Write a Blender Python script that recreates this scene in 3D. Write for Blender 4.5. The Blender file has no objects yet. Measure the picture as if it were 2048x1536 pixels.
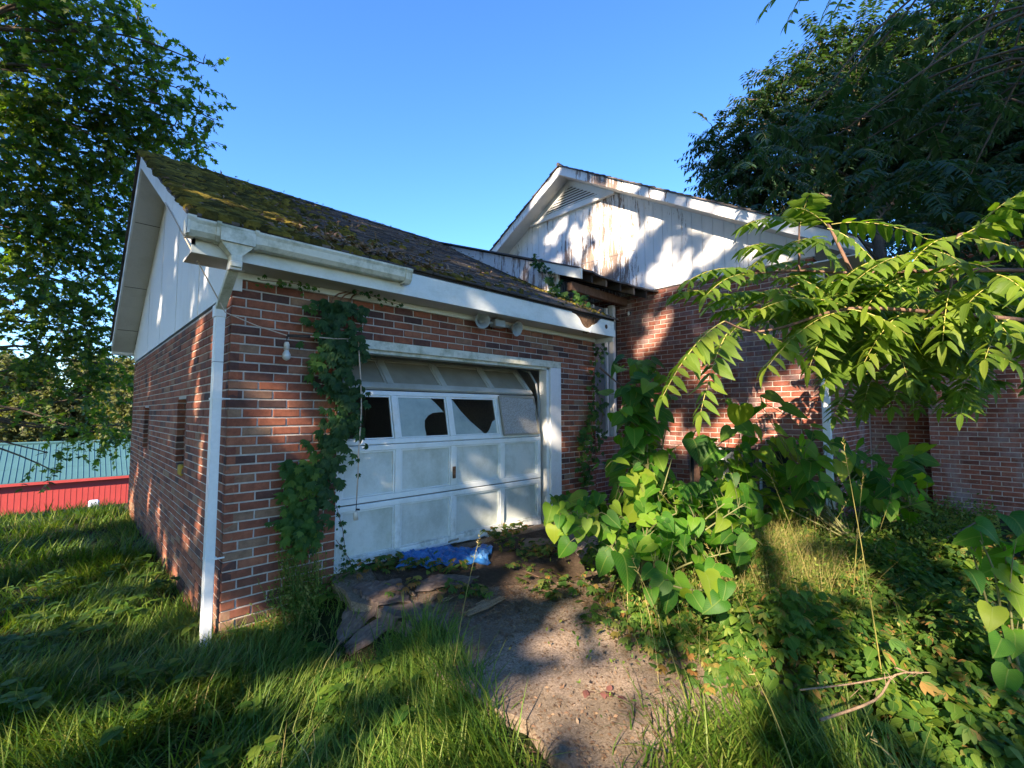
import bpy, bmesh, math, random
import numpy as np
from mathutils import Vector, Matrix
random.seed(7); RNG = np.random.default_rng(7)
sc = bpy.context.scene
R_ = math.radians

# ---------------------------------------------------------------- camera
FPX = 922.0; CXP, CYP = 1024.0, 768.0
YAW = R_(46.0); PIT = math.atan(57/922)
C0 = np.array([-0.83, -3.786, 1.74])
F0 = np.array([math.cos(YAW), math.sin(YAW), 0.0]); RT = np.array([math.sin(YAW), -math.cos(YAW), 0.0])
ZV = np.array([0, 0, 1.0])
FW = F0*math.cos(PIT)+ZV*math.sin(PIT); UP = -F0*math.sin(PIT)+ZV*math.cos(PIT)
cam = bpy.data.cameras.new('camera'); co = bpy.data.objects.new('camera', cam); sc.collection.objects.link(co)
cam.sensor_width = 36; cam.lens = 36*FPX/2048; cam.clip_end = 500; cam.clip_start = 0.05
mw = Matrix(((RT[0], UP[0], -FW[0], C0[0]), (RT[1], UP[1], -FW[1], C0[1]), (RT[2], UP[2], -FW[2], C0[2]), (0, 0, 0, 1)))
co.matrix_world = mw; sc.camera = co

# ---------------------------------------------------------------- sky, sun, exposure
SD = np.array([1, .42, -.57]); SD = SD/np.linalg.norm(SD)       # direction sunlight travels
w = bpy.data.worlds.new('World'); sc.world = w; w.use_nodes = True
nt = w.node_tree; bg = nt.nodes['Background']
sky = nt.nodes.new('ShaderNodeTexSky'); sky.sky_type = 'NISHITA'; sky.sun_disc = False
elev = math.asin(-SD[2]); azi = math.atan2(-SD[0], -SD[1])
sky.sun_elevation = elev; sky.sun_rotation = azi
sky.air_density = 1.0; sky.dust_density = 0.0; sky.ozone_density = 6.0
hsv = nt.nodes.new('ShaderNodeHueSaturation'); hsv.inputs['Saturation'].default_value = 1.12; hsv.inputs['Value'].default_value = .725; hsv.inputs['Hue'].default_value = .507
nt.links.new(sky.outputs[0], hsv.inputs['Color']); nt.links.new(hsv.outputs[0], bg.inputs[0]); bg.inputs[1].default_value = 0.15
sl = bpy.data.lights.new('sun', 'SUN'); so = bpy.data.objects.new('sun', sl); sc.collection.objects.link(so)
sl.energy = 5.0; sl.angle = R_(0.53); sl.color = (1.0, .82, .62)
so.rotation_euler = Vector(SD).to_track_quat('-Z', 'Y').to_euler()
sc.view_settings.view_transform = 'Standard'; sc.view_settings.look = 'None'
sc.view_settings.gamma = 1.0; sc.view_settings.use_curve_mapping = False
sc.view_settings.exposure = 2.1
sc.render.engine = 'CYCLES'
sc.cycles.max_bounces = 7; sc.cycles.diffuse_bounces = 4; sc.cycles.transmission_bounces = 4; sc.cycles.transparent_max_bounces = 4

def ray(x, y): return FW+RT*(x-CXP)/FPX-UP*(y-CYP)/FPX
def hit(x, y, ax, v):
    r = ray(x, y); return C0+r*((v-C0[ax])/r[ax])
def atd(x, y, d):            # photo direction at a distance along the level view axis
    r = ray(x, y); return C0+r*(d/(r@F0))
def dcam(p): return float((np.asarray(p)-C0)@F0)
def sst(a, b, x):
    t = min(1, max(0, (x-a)/(b-a))); return t*t*(3-2*t)

# ---------------------------------------------------------------- object helpers
COL = sc.collection
def tag(o, label=None, cat=None, group=None, kind=None):
    if label: o['label'] = label
    if cat: o['category'] = cat
    if group: o['group'] = group
    if kind: o['kind'] = kind
    return o
def empty(name, loc=(0, 0, 0), label=None, cat=None, group=None, kind=None):
    o = bpy.data.objects.new(name, None); COL.objects.link(o); o.location = loc; o.empty_display_size = .1
    return tag(o, label, cat, group, kind)
def link(name, me, parent=None, kind=None):
    o = bpy.data.objects.new(name, me); COL.objects.link(o)
    if parent is not None:
        o.parent = parent
        t = Vector(parent.location); p = parent.parent
        while p is not None: t += Vector(p.location); p = p.parent
        o.matrix_parent_inverse = Matrix.Translation(-t)
    if kind: o['kind'] = kind
    return o
class MB:
    def __init__(s): s.v = []; s.f = []; s.uv = None
    def add(s, vs, fs):
        n = len(s.v); s.v += [tuple(map(float, p)) for p in vs]; s.f += [tuple(i+n for i in f) for f in fs]; return s
    def box(s, a, b, ch=0.0):
        x0, y0, z0 = a; x1, y1, z1 = b
        vs = [(x0, y0, z0), (x1, y0, z0), (x1, y1, z0), (x0, y1, z0), (x0, y0, z1), (x1, y0, z1), (x1, y1, z1), (x0, y1, z1)]
        return s.add(vs, [(0, 3, 2, 1), (4, 5, 6, 7), (0, 1, 5, 4), (1, 2, 6, 5), (2, 3, 7, 6), (3, 0, 4, 7)])
    def hexa(s, bot, top):
        n = len(bot); fs = [tuple(range(n))[::-1], tuple(range(n, 2*n))]
        for i in range(n): j = (i+1) % n; fs.append((i, j, n+j, n+i))
        return s.add(list(bot)+list(top), fs)
    def tube(s, pts, rad, n=6, caps=True):
        pts = [np.asarray(p, float) for p in pts]
        if not hasattr(rad, '__len__'): rad = [rad]*len(pts)
        rings = []; u = None
        for i, p in enumerate(pts):
            t = pts[min(i+1, len(pts)-1)]-pts[max(i-1, 0)]; L = np.linalg.norm(t); t = t/L if L > 0 else np.array([0, 0, 1.])
            if u is None: u = np.cross(t, [0.13, .31, .94] if abs(t[2]) < .9 else [1, 0.1, 0])
            u = u-t*(u@t); u = u/np.linalg.norm(u); v = np.cross(t, u)
            rings.append([p+rad[i]*(math.cos(2*math.pi*k/n)*u+math.sin(2*math.pi*k/n)*v) for k in range(n)])
        vs = [q for r in rings for q in r]; fs = []
        for i in range(len(pts)-1):
            for k in range(n):
                a = i*n+k; b = i*n+(k+1) % n; fs.append((a, b, b+n, a+n))
        if caps: fs.append(tuple(range(n))[::-1]); fs.append(tuple(range((len(pts)-1)*n, len(pts)*n)))
        return s.add(vs, fs)
    def lathe(s, c, ax, prof, n=20):
        ax = np.asarray(ax, float); ax = ax/np.linalg.norm(ax); u = np.cross(ax, [0, 0, 1.]) ; u = u/np.linalg.norm(u) if np.linalg.norm(u) > .01 else np.array([1., 0, 0]); v = np.cross(ax, u)
        vs = [np.asarray(c)+ax*h+r_*(math.cos(2*math.pi*k/n)*u+math.sin(2*math.pi*k/n)*v) for h, r_ in prof for k in range(n)]
        fs = [(i*n+k, i*n+(k+1) % n, (i+1)*n+(k+1) % n, (i+1)*n+k) for i in range(len(prof)-1) for k in range(n)]
        fs.append(tuple(range(n))[::-1]); fs.append(tuple(range((len(prof)-1)*n, len(prof)*n))); return s.add(vs, fs)
    def mesh(s, name, mat, smooth=False):
        me = bpy.data.meshes.new(name); me.from_pydata(s.v, [], s.f)
        if mat: me.materials.append(mat)
        if smooth: me.polygons.foreach_set('use_smooth', [True]*len(me.polygons))
        me.update(); return me
    def build(s, name, mat, parent=None, kind=None, smooth=False, bevel=0):
        me = s.mesh(name, mat, smooth)
        if bevel:
            bm = bmesh.new(); bm.from_mesh(me)
            bmesh.ops.bevel(bm, geom=list(bm.edges), offset=bevel, segments=1, affect='EDGES', clamp_overlap=True); bm.to_mesh(me); bm.free()
        return link(name, me, parent, kind)

# ---------------------------------------------------------------- materials
class N:
    def __init__(s, name):
        s.m = bpy.data.materials.new(name); s.m.use_nodes = True; s.t = s.m.node_tree; s.t.nodes.clear()
        s.out = s.t.nodes.new('ShaderNodeOutputMaterial')
    def n(s, typ, **kw):
        nd = s.t.nodes.new(typ)
        for k, v in kw.items():
            if hasattr(nd, k): setattr(nd, k, v)
            else: nd.inputs[k.replace('_', ' ')].default_value = v
        return nd
    def l(s, a, b): s.t.links.new(a, b)
    def pos(s, scale=(1, 1, 1)):
        g = s.n('ShaderNodeNewGeometry'); mp = s.n('ShaderNodeMapping'); s.l(g.outputs['Position'], mp.inputs['Vector']); mp.inputs['Scale'].default_value = scale
        return mp.outputs[0]
    def noise(s, sc=5., det=4., rough=.6, scale=(1, 1, 1), vec=None):
        nz = s.n('ShaderNodeTexNoise'); nz.inputs['Scale'].default_value = sc; nz.inputs['Detail'].default_value = det; nz.inputs['Roughness'].default_value = rough
        s.l(vec if vec is not None else s.pos(scale), nz.inputs['Vector']); return nz.outputs[0]
    def ramp(s, fac, stops, interp='LINEAR'):
        r = s.n('ShaderNodeValToRGB'); r.color_ramp.interpolation = interp; e = r.color_ramp.elements
        while len(e) < len(stops): e.new(0.5)
        for i, (p, c) in enumerate(stops):
            e[i].position = p; e[i].color = (c, c, c, 1) if not hasattr(c, '__len__') else (*c, 1)
        s.l(fac, r.inputs[0]); return r.outputs[0]
    def mix(s, f, a, b, mode='MIX'):
        m = s.n('ShaderNodeMix', data_type='RGBA', blend_type=mode)
        for i, q in ((0, f), (6, a), (7, b)):
            if hasattr(q, 'links'): s.l(q, m.inputs[i])
            elif i == 0: m.inputs[0].default_value = q
            else: m.inputs[i].default_value = (*q, 1)
        return m.outputs[2]
    def math(s, op, a, b=0.5):
        m = s.n('ShaderNodeMath', operation=op)
        for i, q in enumerate((a, b)):
            if hasattr(q, 'links'): s.l(q, m.inputs[i])
            else: m.inputs[i].default_value = q
        return m.outputs[0]
    def xyz(s):
        g = s.n('ShaderNodeNewGeometry'); q = s.n('ShaderNodeSeparateXYZ'); s.l(g.outputs['Position'], q.inputs[0]); return q.outputs
    def bump(s, h, st=.3, dist=.01):
        b = s.n('ShaderNodeBump'); b.inputs['Strength'].default_value = st; b.inputs['Distance'].default_value = dist; s.l(h, b.inputs['Height']); return b.outputs[0]
    def fin(s, col, rough=.7, nrm=None, metal=0., spec=.4, trans=None, tf=.35, alpha=None):
        p = s.n('ShaderNodeBsdfPrincipled')
        if hasattr(col, 'links'): s.l(col, p.inputs['Base Color'])
        else: p.inputs['Base Color'].default_value = (*col, 1)
        if hasattr(rough, 'links'): s.l(rough, p.inputs['Roughness'])
        else: p.inputs['Roughness'].default_value = rough
        p.inputs['Metallic'].default_value = metal; p.inputs['Specular IOR Level'].default_value = spec
        if nrm is not None: s.l(nrm, p.inputs['Normal'])
        o = p.outputs[0]
        if trans is not None:
            t = s.n('ShaderNodeBsdfTranslucent'); s.l(trans, t.inputs[0])
            mx = s.n('ShaderNodeMixShader'); mx.inputs[0].default_value = tf; s.l(o, mx.inputs[1]); s.l(t.outputs[0], mx.inputs[2]); o = mx.outputs[0]
        s.l(o, s.out.inputs[0]); return s.m

def m_brick(name, island, old=False, dusty=0.0):
    n = N(name)
    if island: rnd = n.n('ShaderNodeNewGeometry').outputs['Random Per Island']
    else: rnd = n.n('ShaderNodeObjectInfo').outputs['Random']
    if not old:
        st = [(0, (.085, .05, .045)), (.1, (.14, .065, .05)), (.2, (.22, .08, .052)), (.4, (.27, .095, .056)), (.6, (.31, .11, .062)), (.76, (.34, .135, .078)), (.88, (.27, .135, .085)), (.94, (.31, .19, .12)), (1., (.13, .062, .052))]
    else:
        st = [(0, (.17, .06, .045)), (.15, (.24, .08, .05)), (.45, (.30, .095, .06)), (.7, (.33, .115, .07)), (.85, (.26, .12, .10)), (1., (.30, .16, .13))]
    c = n.ramp(rnd, st)
    nz = n.noise(13, 6, .8); c = n.mix(.75, c, n.ramp(nz, [(.3, .45), (.7, 1.35)]), 'MULTIPLY')
    c = n.mix(.5, c, n.ramp(n.noise(1.6, 5, .7, (1, 1, .5)), [(.35, .62), (.6, 1.1)]), 'MULTIPLY')
    n2 = n.noise(60, 3, .7); c = n.mix(n.ramp(n2, [(.62, 0.), (.75, .5)]), c, (.09, .045, .035))
    # lime bloom and old mortar smears
    n3 = n.noise(14, 6, .75, (1, 1, 1.6)); lo, hi = (.60, .70) if old else (.66, .74)
    c = n.mix(n.math('MULTIPLY', n.ramp(n3, [(lo, 0.), (hi, 1.)]), .45 if old else .32), c, (.46, .40, .36))
    if old:
        n4 = n.noise(1.3, 5, .7, (1, 1.3, .5)); c = n.mix(n.math('MULTIPLY', n.ramp(n4, [(.5, 0.), (.62, 1.)]), .45), c, (.33, .30, .30))
    if not old:   # algae low on the wall
        z = n.xyz(); g = n.ramp(z[2], [(.0, 1.), (.35, .35), (.7, 0.)]); n5 = n.noise(5, 5, .7)
        c = n.mix(n.math('MULTIPLY', n.math('MULTIPLY', g, n.ramp(n5, [(.4, 0.), (.65, 1.)])), .5), c, (.13, .10, .04))
    h = n.noise(120, 4, .7); return n.fin(c, .85, n.bump(h, .5, .004), spec=.2)
def m_mortar(name, col=(.52, .475, .42)):
    n = N(name); c = n.mix(.6, col, n.ramp(n.noise(25, 6, .75), [(.32, .6), (.65, 1.15)]), 'MULTIPLY')
    z = n.xyz(); g = n.ramp(z[2], [(.0, 1.), (.4, 0.)]); c = n.mix(n.math('MULTIPLY', g, .6), c, (.28, .22, .08))
    return n.fin(c, .95, n.bump(n.noise(90, 5, .8), .8, .006), spec=.1)
def m_paint(name, col=(.78, .79, .78), dirt=(.30, .30, .22), amt=.35, rough=.45, sc=3.0, scale=(1, 1, 1), lo=.48, hi=.75, chips=True):
    n = N(name); c = n.mix(n.math('MULTIPLY', n.ramp(n.noise(sc, 7, .7, scale), [(lo, 0.), (hi, 1.)]), amt), col, dirt)
    c = n.mix(.25, c, n.ramp(n.noise(40, 5, .7), [(.3, .7), (.7, 1.05)]), 'MULTIPLY')
    if chips: c = n.mix(n.ramp(n.noise(22, 6, .8), [(.70, 0.), (.72, .8)]), c, (.22, .19, .16))
    return n.fin(c, rough, n.bump(n.noise(60, 3, .6), .15, .003), spec=.35)
def m_peel(name, heavy=1.0):
    n = N(name)
    big = n.noise(.9, 4, .6, (1, 1, .45)); st = n.noise(7, 8, .8, (1, 1, .12)); fine = n.noise(34, 5, .75, (1, 1, .10))
    v = n.math('ADD', n.math('MULTIPLY', st, .52), n.math('MULTIPLY', fine, .50))
    v = n.math('ADD', v, n.math('MULTIPLY', n.math('SUBTRACT', big, .5), .42*heavy))
    yz = n.xyz()
    # barest about the middle of the gable, below its louvre
    m = n.math('MULTIPLY', n.math('SUBTRACT', .085, n.math('MULTIPLY', n.math('ABSOLUTE', n.math('SUBTRACT', yz[1], .9)), .035)), heavy)
    v = n.math('ADD', v, m)
    f = n.ramp(v, [(.60, 0.), (.62, 1.)])
    wood = n.mix(n.ramp(n.noise(12, 5, .7, (1, 1, .2)), [(.35, 0.), (.65, 1.)]), (.22, .17, .145), (.30, .21, .16))
    wood = n.mix(n.ramp(n.noise(50, 4, .7, (1, 1, .08)), [(.5, 0.), (.7, .8)]), wood, (.09, .075, .07))
    white = n.mix(.3, (.80, .80, .79), n.ramp(n.noise(6, 5, .7, (1, 1, .3)), [(.3, .6), (.7, 1.)]), 'MULTIPLY')
    return n.fin(n.mix(f, white, wood), .6, n.bump(n.math('SUBTRACT', 1., f), .5, .006), spec=.25)
def m_leaf(name, cols, island=True, tf=.38, rough=.52, tcol=1.5, vein=False, yellow=True):
    n = N(name)
    rnd = n.n('ShaderNodeNewGeometry').outputs['Random Per Island'] if island else n.n('ShaderNodeObjectInfo').outputs['Random']
    k = len(cols); c = n.ramp(rnd, [(i/(k-1), q) for i, q in enumerate(cols)])
    c = n.mix(.5, c, n.ramp(n.noise(3.0, 3, .6), [(.3, .7), (.7, 1.25)]), 'MULTIPLY')
    nrm = None
    if vein:
        uv = n.n('ShaderNodeUVMap'); sp = n.n('ShaderNodeSeparateXYZ'); n.l(uv.outputs[0], sp.inputs[0])
        a = n.math('ABSOLUTE', n.math('SUBTRACT', sp.outputs[0], .5))
        mid = n.ramp(a, [(.0, 1.), (.035, 0.)])
        w_ = n.math('SINE', n.math('MULTIPLY', n.math('SUBTRACT', sp.outputs[1], n.math('MULTIPLY', a, .9)), 62.))
        side = n.ramp(w_, [(.80, 0.), (1., 1.)])
        c = n.mix(n.math('MULTIPLY', mid, .55), c, (.20, .26, .06)); c = n.mix(n.math('MULTIPLY', side, .22), c, (.16, .22, .05))
        nrm = n.bump(n.math('SUBTRACT', 1., n.math('ADD', mid, n.math('MULTIPLY', side, .4))), .35, .004)
    tr = n.mix(1., c, (1.25*tcol, 1.3*tcol, .30*tcol), 'MULTIPLY')
    return n.fin(c, rough, nrm, spec=.25, trans=tr, tf=tf)
def m_bark(name, col=(.13, .10, .075)):
    n = N(name); nz = n.noise(18, 6, .75, (1, 1, .25))
    return n.fin(n.mix(.8, col, n.ramp(nz, [(.3, .4), (.7, 1.3)]), 'MULTIPLY'), .9, n.bump(nz, .8, .02), spec=.15)

M = {}
M['brick'] = m_brick('brick_red', False); M['brick_i'] = m_brick('brick_red_joined', True)
M['obrick'] = m_brick('brick_house', False, True); M['obrick_i'] = m_brick('brick_house_joined', True, True)
M['mortar'] = m_mortar('mortar'); M['mortar2'] = m_mortar('mortar_house', (.52, .43, .38))
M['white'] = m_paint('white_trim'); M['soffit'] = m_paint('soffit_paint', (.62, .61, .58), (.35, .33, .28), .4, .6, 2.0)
M['doorp'] = m_paint('door_paint', (.76, .80, .78), (.32, .34, .24), .45, .4, 2.2, (1, 1, 1.3), .5, .74)
n = N('door_paint_stained'); c = n.mix(n.math('MULTIPLY', n.ramp(n.noise(2.2, 7, .7), [(.5, 0.), (.72, 1.)]), .35), (.76, .80, .78), (.34, .36, .26))
z = n.xyz(); f = n.math('MULTIPLY', n.ramp(n.noise(5, 8, .8, (1, 1, .45)), [(.46, 0.), (.62, 1.)]), n.ramp(z[2], [(.52, 1.), (.95, .12)])); c = n.mix(n.math('MULTIPLY', f, .62), c, (.20, .235, .19))
c = n.mix(n.math('MULTIPLY', n.ramp(n.noise(1.6, 5, .7), [(.56, 0.), (.7, 1.)]), .35), c, (.52, .50, .36))
c = n.mix(n.ramp(n.noise(18, 7, .85), [(.69, 0.), (.71, .8)]), c, (.20, .18, .15))
M['doorpanel'] = m_paint('door_panel_paint', (.62, .66, .62), (.26, .29, .20), .6, .5, 2.6, (1, 1, .8), .45, .7)  # grimier and darker than the rails; recess shade put into the panel colour
M['doorp'] = n.fin(c, .42, n.bump(n.noise(60, 3, .6), .2, .003), spec=.35)
M['doordirty'] = m_paint('door_dirty', (.36, .335, .26), (.16, .14, .10), .7, .6, 2.5, lo=.3, hi=.7); M['raildirty'] = m_paint('door_rail_dirty', (.50, .50, .43), (.22, .20, .15), .6, .6, 2.5, lo=.4, hi=.7)
M['sidepanel'] = m_paint('side_panel', (.74, .76, .77), (.45, .42, .36), .5, .5, 2.0, (1, 1, .25), .52, .8)
M['gutter'] = m_paint('gutter_vinyl', (.66, .66, .55), (.20, .22, .11), .65, .4, 6, lo=.46, hi=.64, chips=False)
M['pipe'] = m_paint('downspout_vinyl', (.78, .79, .77), (.5, .5, .42), .25, .35, 4, chips=False)
M['fascia'] = m_paint('fascia_paint', (.70, .74, .70), (.30, .33, .22), .4, .5, 3, (1, 1, 2))
M['peel'] = m_peel('peeling_boards'); M['peel2'] = m_peel('peeling_trim', .9)
n = N('shingle'); rr = n.n('ShaderNodeNewGeometry').outputs['Random Per Island']
def shing(name, island):
    n = N(name); rr = n.n('ShaderNodeNewGeometry').outputs['Random Per Island'] if island else n.n('ShaderNodeObjectInfo').outputs['Random']
    c = n.ramp(rr, [(0, (.06, .056, .058)), (.5, (.10, .088, .085)), (1, (.16, .135, .12))])
    c = n.mix(.6, c, n.ramp(n.noise(7, 6, .75), [(.3, .5), (.7, 1.5)]), 'MULTIPLY')
    c = n.mix(n.math('MULTIPLY', n.ramp(n.noise(2.2, 5, .7), [(.5, 0.), (.66, 1.)]), .35), c, (.05, .052, .032))
    return n.fin(c, .92, n.bump(n.noise(160, 3, .8), .8, .004), spec=.2)
M['shingle'] = shing('roof_shingle', False); M['shingle_i'] = shing('roof_shingle_joined', True)
n = N('moss'); rr = n.n('ShaderNodeNewGeometry').outputs['Random Per Island']
c = n.ramp(rr, [(0, (.05, .046, .018)), (.5, (.12, .102, .024)), (1, (.24, .185, .035))]); c = n.mix(.6, c, n.ramp(n.noise(50, 4, .8), [(.3, .5), (.7, 1.5)]), 'MULTIPLY')
M['moss'] = n.fin(c, 1., n.bump(n.noise(140, 4, .8), 1., .01), spec=.05)
n = N('concrete'); sp = n.noise(75, 4, .85); c = n.ramp(sp, [(.3, (.10, .07, .05)), (.45, (.28, .205, .145)), (.58, (.42, .32, .235)), (.75, (.58, .48, .38))])
c = n.mix(.5, c, n.ramp(n.noise(2.4, 6, .75), [(.3, .6), (.68, 1.2)]), 'MULTIPLY')
c = n.mix(n.math('MULTIPLY', n.ramp(n.noise(1.1, 5, .7), [(.46, 0.), (.60, 1.)]), .6), c, (.075, .062, .04))
vr = n.n('ShaderNodeTexVoronoi', feature='DISTANCE_TO_EDGE'); wp = n.n('ShaderNodeVectorMath', operation='ADD'); nzv = n.n('ShaderNodeTexNoise'); nzv.inputs['Scale'].default_value = 2.2; nzv.inputs['Detail'].default_value = 6
ps = n.pos((.75, .75, .75)); n.l(ps, nzv.inputs['Vector']); n.l(ps, wp.inputs[0]); n.l(nzv.outputs['Color'], wp.inputs[1]); n.l(wp.outputs[0], vr.inputs['Vector']); vr.inputs['Scale'].default_value = .9
c = n.mix(n.ramp(vr.outputs['Distance'], [(.002, .35), (.008, 0.)]), c, (.035, .028, .02))
M['concrete'] = n.fin(c, .95, n.bump(n.noise(110, 4, .8), .9, .008), spec=.15)
n = N('soil'); c = n.ramp(n.noise(14, 8, .8), [(.3, (.03, .025, .015)), (.5, (.06, .05, .03)), (.7, (.11, .085, .055))])
c = n.mix(n.ramp(n.noise(2.5, 5, .7), [(.42, 0.), (.6, .8)]), c, (.03, .05, .012))
M['soil'] = n.fin(c, 1., n.bump(n.noise(40, 6, .8), 1., .03), spec=.05)
n = N('dirt'); c = n.ramp(n.noise(30, 7, .85), [(.3, (.05, .035, .024)), (.5, (.12, .085, .06)), (.7, (.22, .165, .12))]); c = n.mix(n.ramp(n.noise(5, 5, .7), [(.4, 0.), (.6, .7)]), c, (.07, .05, .035))
M['dirt'] = n.fin(c, 1., n.bump(n.noise(60, 6, .85), 1., .02), spec=.05)
M['dark'] = N('dark_wood').fin((.035, .03, .028), .9)
n = N('old_wood'); c = n.mix(.8, (.21, .165, .13), n.ramp(n.noise(20, 6, .75, (1, 1, .2)), [(.3, .4), (.7, 1.3)]), 'MULTIPLY'); M['wood'] = n.fin(c, .9, n.bump(n.noise(40, 5, .8), .6, .008), spec=.1)
n = N('rotten_wood'); c = n.ramp(n.noise(30, 6, .8), [(.3, (.05, .035, .025)), (.55, (.16, .10, .065)), (.75, (.26, .20, .14))]); M['rot'] = n.fin(c, 1., n.bump(n.noise(60, 6, .9), 1., .02), spec=.05)
n = N('splinter_wood'); c = n.ramp(n.noise(26, 5, .8, (3, 1, 1)), [(.3, (.16, .10, .06)), (.6, (.36, .25, .155)), (.8, (.48, .37, .25))]); M['splinter'] = n.fin(c, .9, n.bump(n.noise(60, 5, .9), .9, .01), spec=.1)
n = N('frosted_glass'); c = n.ramp(n.noise(3.5, 6, .65), [(.3, (.22, .28, .26)), (.7, (.42, .50, .46))]); M['frost'] = n.fin(c, .35, spec=.6)
n = N('screen_cloth'); c = n.ramp(n.noise(90, 2, .5), [(.4, (.30, .29, .26)), (.6, (.44, .43, .40))]); c = n.mix(n.ramp(n.noise(2.5, 4, .6), [(.45, 0.), (.65, .5)]), c, (.22, .26, .33)); M['screen'] = n.fin(c, .95, n.bump(n.noise(150, 2, .5), .6, .004), spec=.1)
n = N('dark_glass'); M['glass'] = n.fin(n.ramp(n.noise(2, 3, .5), [(.3, (.02, .024, .028)), (.7, (.06, .07, .075))]), .12, spec=.5)
n = N('tarp'); c = n.ramp(n.noise(6, 5, .7), [(.3, (.012, .07, .22)), (.55, (.03, .16, .42)), (.75, (.18, .33, .52))]); M['tarp'] = n.fin(c, .4, spec=.5)
M['horn'] = m_paint('horn_paint', (.34, .36, .35), (.16, .16, .14), .5, .45, 12, chips=False)
M['wire'] = N('wire_cream').fin((.52, .42, .33), .6); M['wireblack'] = N('wire_black').fin((.02, .02, .02), .5)
n = N('teal_metal'); M['teal'] = n.fin(n.mix(.35, (.065, .15, .155), n.ramp(n.noise(1.2, 5, .6), [(.3, .7), (.7, 1.1)]), 'MULTIPLY'), .35, metal=.2, spec=.5)
n = N('red_metal'); M['redm'] = n.fin(n.mix(.35, (.36, .05, .045), n.ramp(n.noise(1.4, 5, .6), [(.3, .75), (.7, 1.1)]), 'MULTIPLY'), .5)
n = N('bulb_glass'); M['bulb'] = n.fin((.55, .55, .52), .08, spec=.8)
M['ceramic'] = N('ceramic').fin((.62, .58, .50), .35)
M['bark'] = m_bark('bark'); M['bark2'] = m_bark('bark_brown', (.20, .12, .085)); M['stemg'] = N('green_stem').fin((.13, .13, .05), .7)
M['rachis'] = N('rachis').fin((.42, .36, .10), .55)
G = lambda *a: [tuple(x) for x in a]
M['maple'] = m_leaf('leaf_maple', G((.022, .055, .018), (.04, .085, .02), (.07, .12, .022), (.12, .16, .025)), tcol=2.2, tf=.42)
M['far'] = m_leaf('leaf_far', G((.07, .09, .03), (.11, .125, .04), (.16, .16, .06)), tcol=1.5)
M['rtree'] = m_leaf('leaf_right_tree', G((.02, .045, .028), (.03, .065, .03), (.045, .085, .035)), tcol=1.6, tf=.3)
M['heav'] = m_leaf('leaf_tree_of_heaven', G((.075, .135, .012), (.10, .165, .014), (.13, .19, .018), (.17, .22, .022)), False, vein=True, tcol=1.9)
M['heav_i'] = m_leaf('leaf_tree_of_heaven_joined', G((.06, .12, .012), (.085, .15, .014), (.12, .18, .018)), True, vein=True, tcol=1.9)
M['heart'] = m_leaf('leaf_heart', G((.02, .075, .008), (.035, .12, .010), (.06, .16, .012), (.10, .20, .014), (.17, .22, .02)), False, vein=True, tcol=2.3, tf=.45)
M['heart_i'] = m_leaf('leaf_heart_joined', G((.02, .07, .008), (.035, .11, .010), (.06, .15, .012), (.10, .18, .014)), True, vein=True, tcol=2.3, tf=.45)
M['vine'] = m_leaf('leaf_vine', G((.02, .08, .02), (.035, .11, .022), (.06, .145, .025), (.11, .19, .03)), False, vein=True)
M['vine_i'] = m_leaf('leaf_vine_joined', G((.018, .06, .02), (.028, .08, .025), (.045, .105, .03)), True)
M['creep'] = m_leaf('leaf_creeper', G((.04, .10, .02), (.07, .14, .028), (.11, .17, .035), (.30, .15, .05)), True, tcol=1.9)
M['cover'] = m_leaf('leaf_cover', G((.03, .085, .012), (.05, .12, .015), (.08, .155, .018), (.15, .20, .022)), True, vein=True, tcol=1.8)
M['grass'] = m_leaf('grass', G((.045, .10, .012), (.07, .14, .015), (.11, .18, .02), (.19, .22, .045)), True, tf=.3, tcol=1.6, rough=.5)
M['dry'] = m_leaf('dry_grass', G((.09, .14, .02), (.16, .18, .035), (.30, .25, .08), (.44, .33, .15)), True, tf=.25, tcol=1.1)
M['weed'] = m_leaf('weed_leaf', G((.05, .11, .015), (.09, .16, .02), (.14, .20, .03), (.26, .24, .07)), True, tf=.3)
M['litter'] = m_leaf('leaf_litter', G((.10, .06, .035), (.17, .10, .06), (.25, .17, .10)), True, tf=.1)
M['gobo'] = m_leaf('leaf_shade_tree', G((.05, .08, .02), (.08, .11, .03), (.11, .14, .035)), True, tf=.5, tcol=2.2)  # foliage of the unseen added trees, extra translucent to pass warm fill light

# ---------------------------------------------------------------- leaf prototypes (y = tip, z = upper face)
def mkproto(outline, fold=.18, droop=.25, wmax=None):
    """outline: half outline [(x,y)] base to tip; midrib verts share y; returns verts, faces, uv"""
    mid = [(0, y) for x, y in outline]; L = []; Rr = []
    W = wmax or max(x for x, y in outline)
    vs = []; uv = []
    def z(x, y): return abs(x)*fold-droop*y*y
    for (x, y) in outline: vs.append((0, y, z(0, y))); uv.append((.5, y))
    n_ = len(outline)
    idxL = []; idxR = []
    for i, (x, y) in enumerate(outline):
        if x < 1e-6: idxL.append(i); idxR.append(i); continue
        yy = y
        vs.append((-x, yy, z(x, yy))); uv.append((.5-.5*x/W, y)); idxL.append(len(vs)-1)
        vs.append((x, yy, z(x, yy))); uv.append((.5+.5*x/W, y)); idxR.append(len(vs)-1)
    fs = []
    for i in range(n_-1):
        for ids, flip in ((idxL, True), (idxR, False)):
            q = [i, ids[i], ids[i+1], i+1]; q2 = []
            for k in q:
                if k not in q2: q2.append(k)
            if len(q2) >= 3: fs.append(tuple(q2) if flip is False else tuple(reversed(q2)))
    return np.array(vs, float), [tuple(reversed(f)) for f in fs], np.array(uv, float)
P_LFT = mkproto([(0, 0), (.09, .06), (.15, .25), (.14, .55), (.07, .82), (0, 1)], .25, .18)
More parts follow.
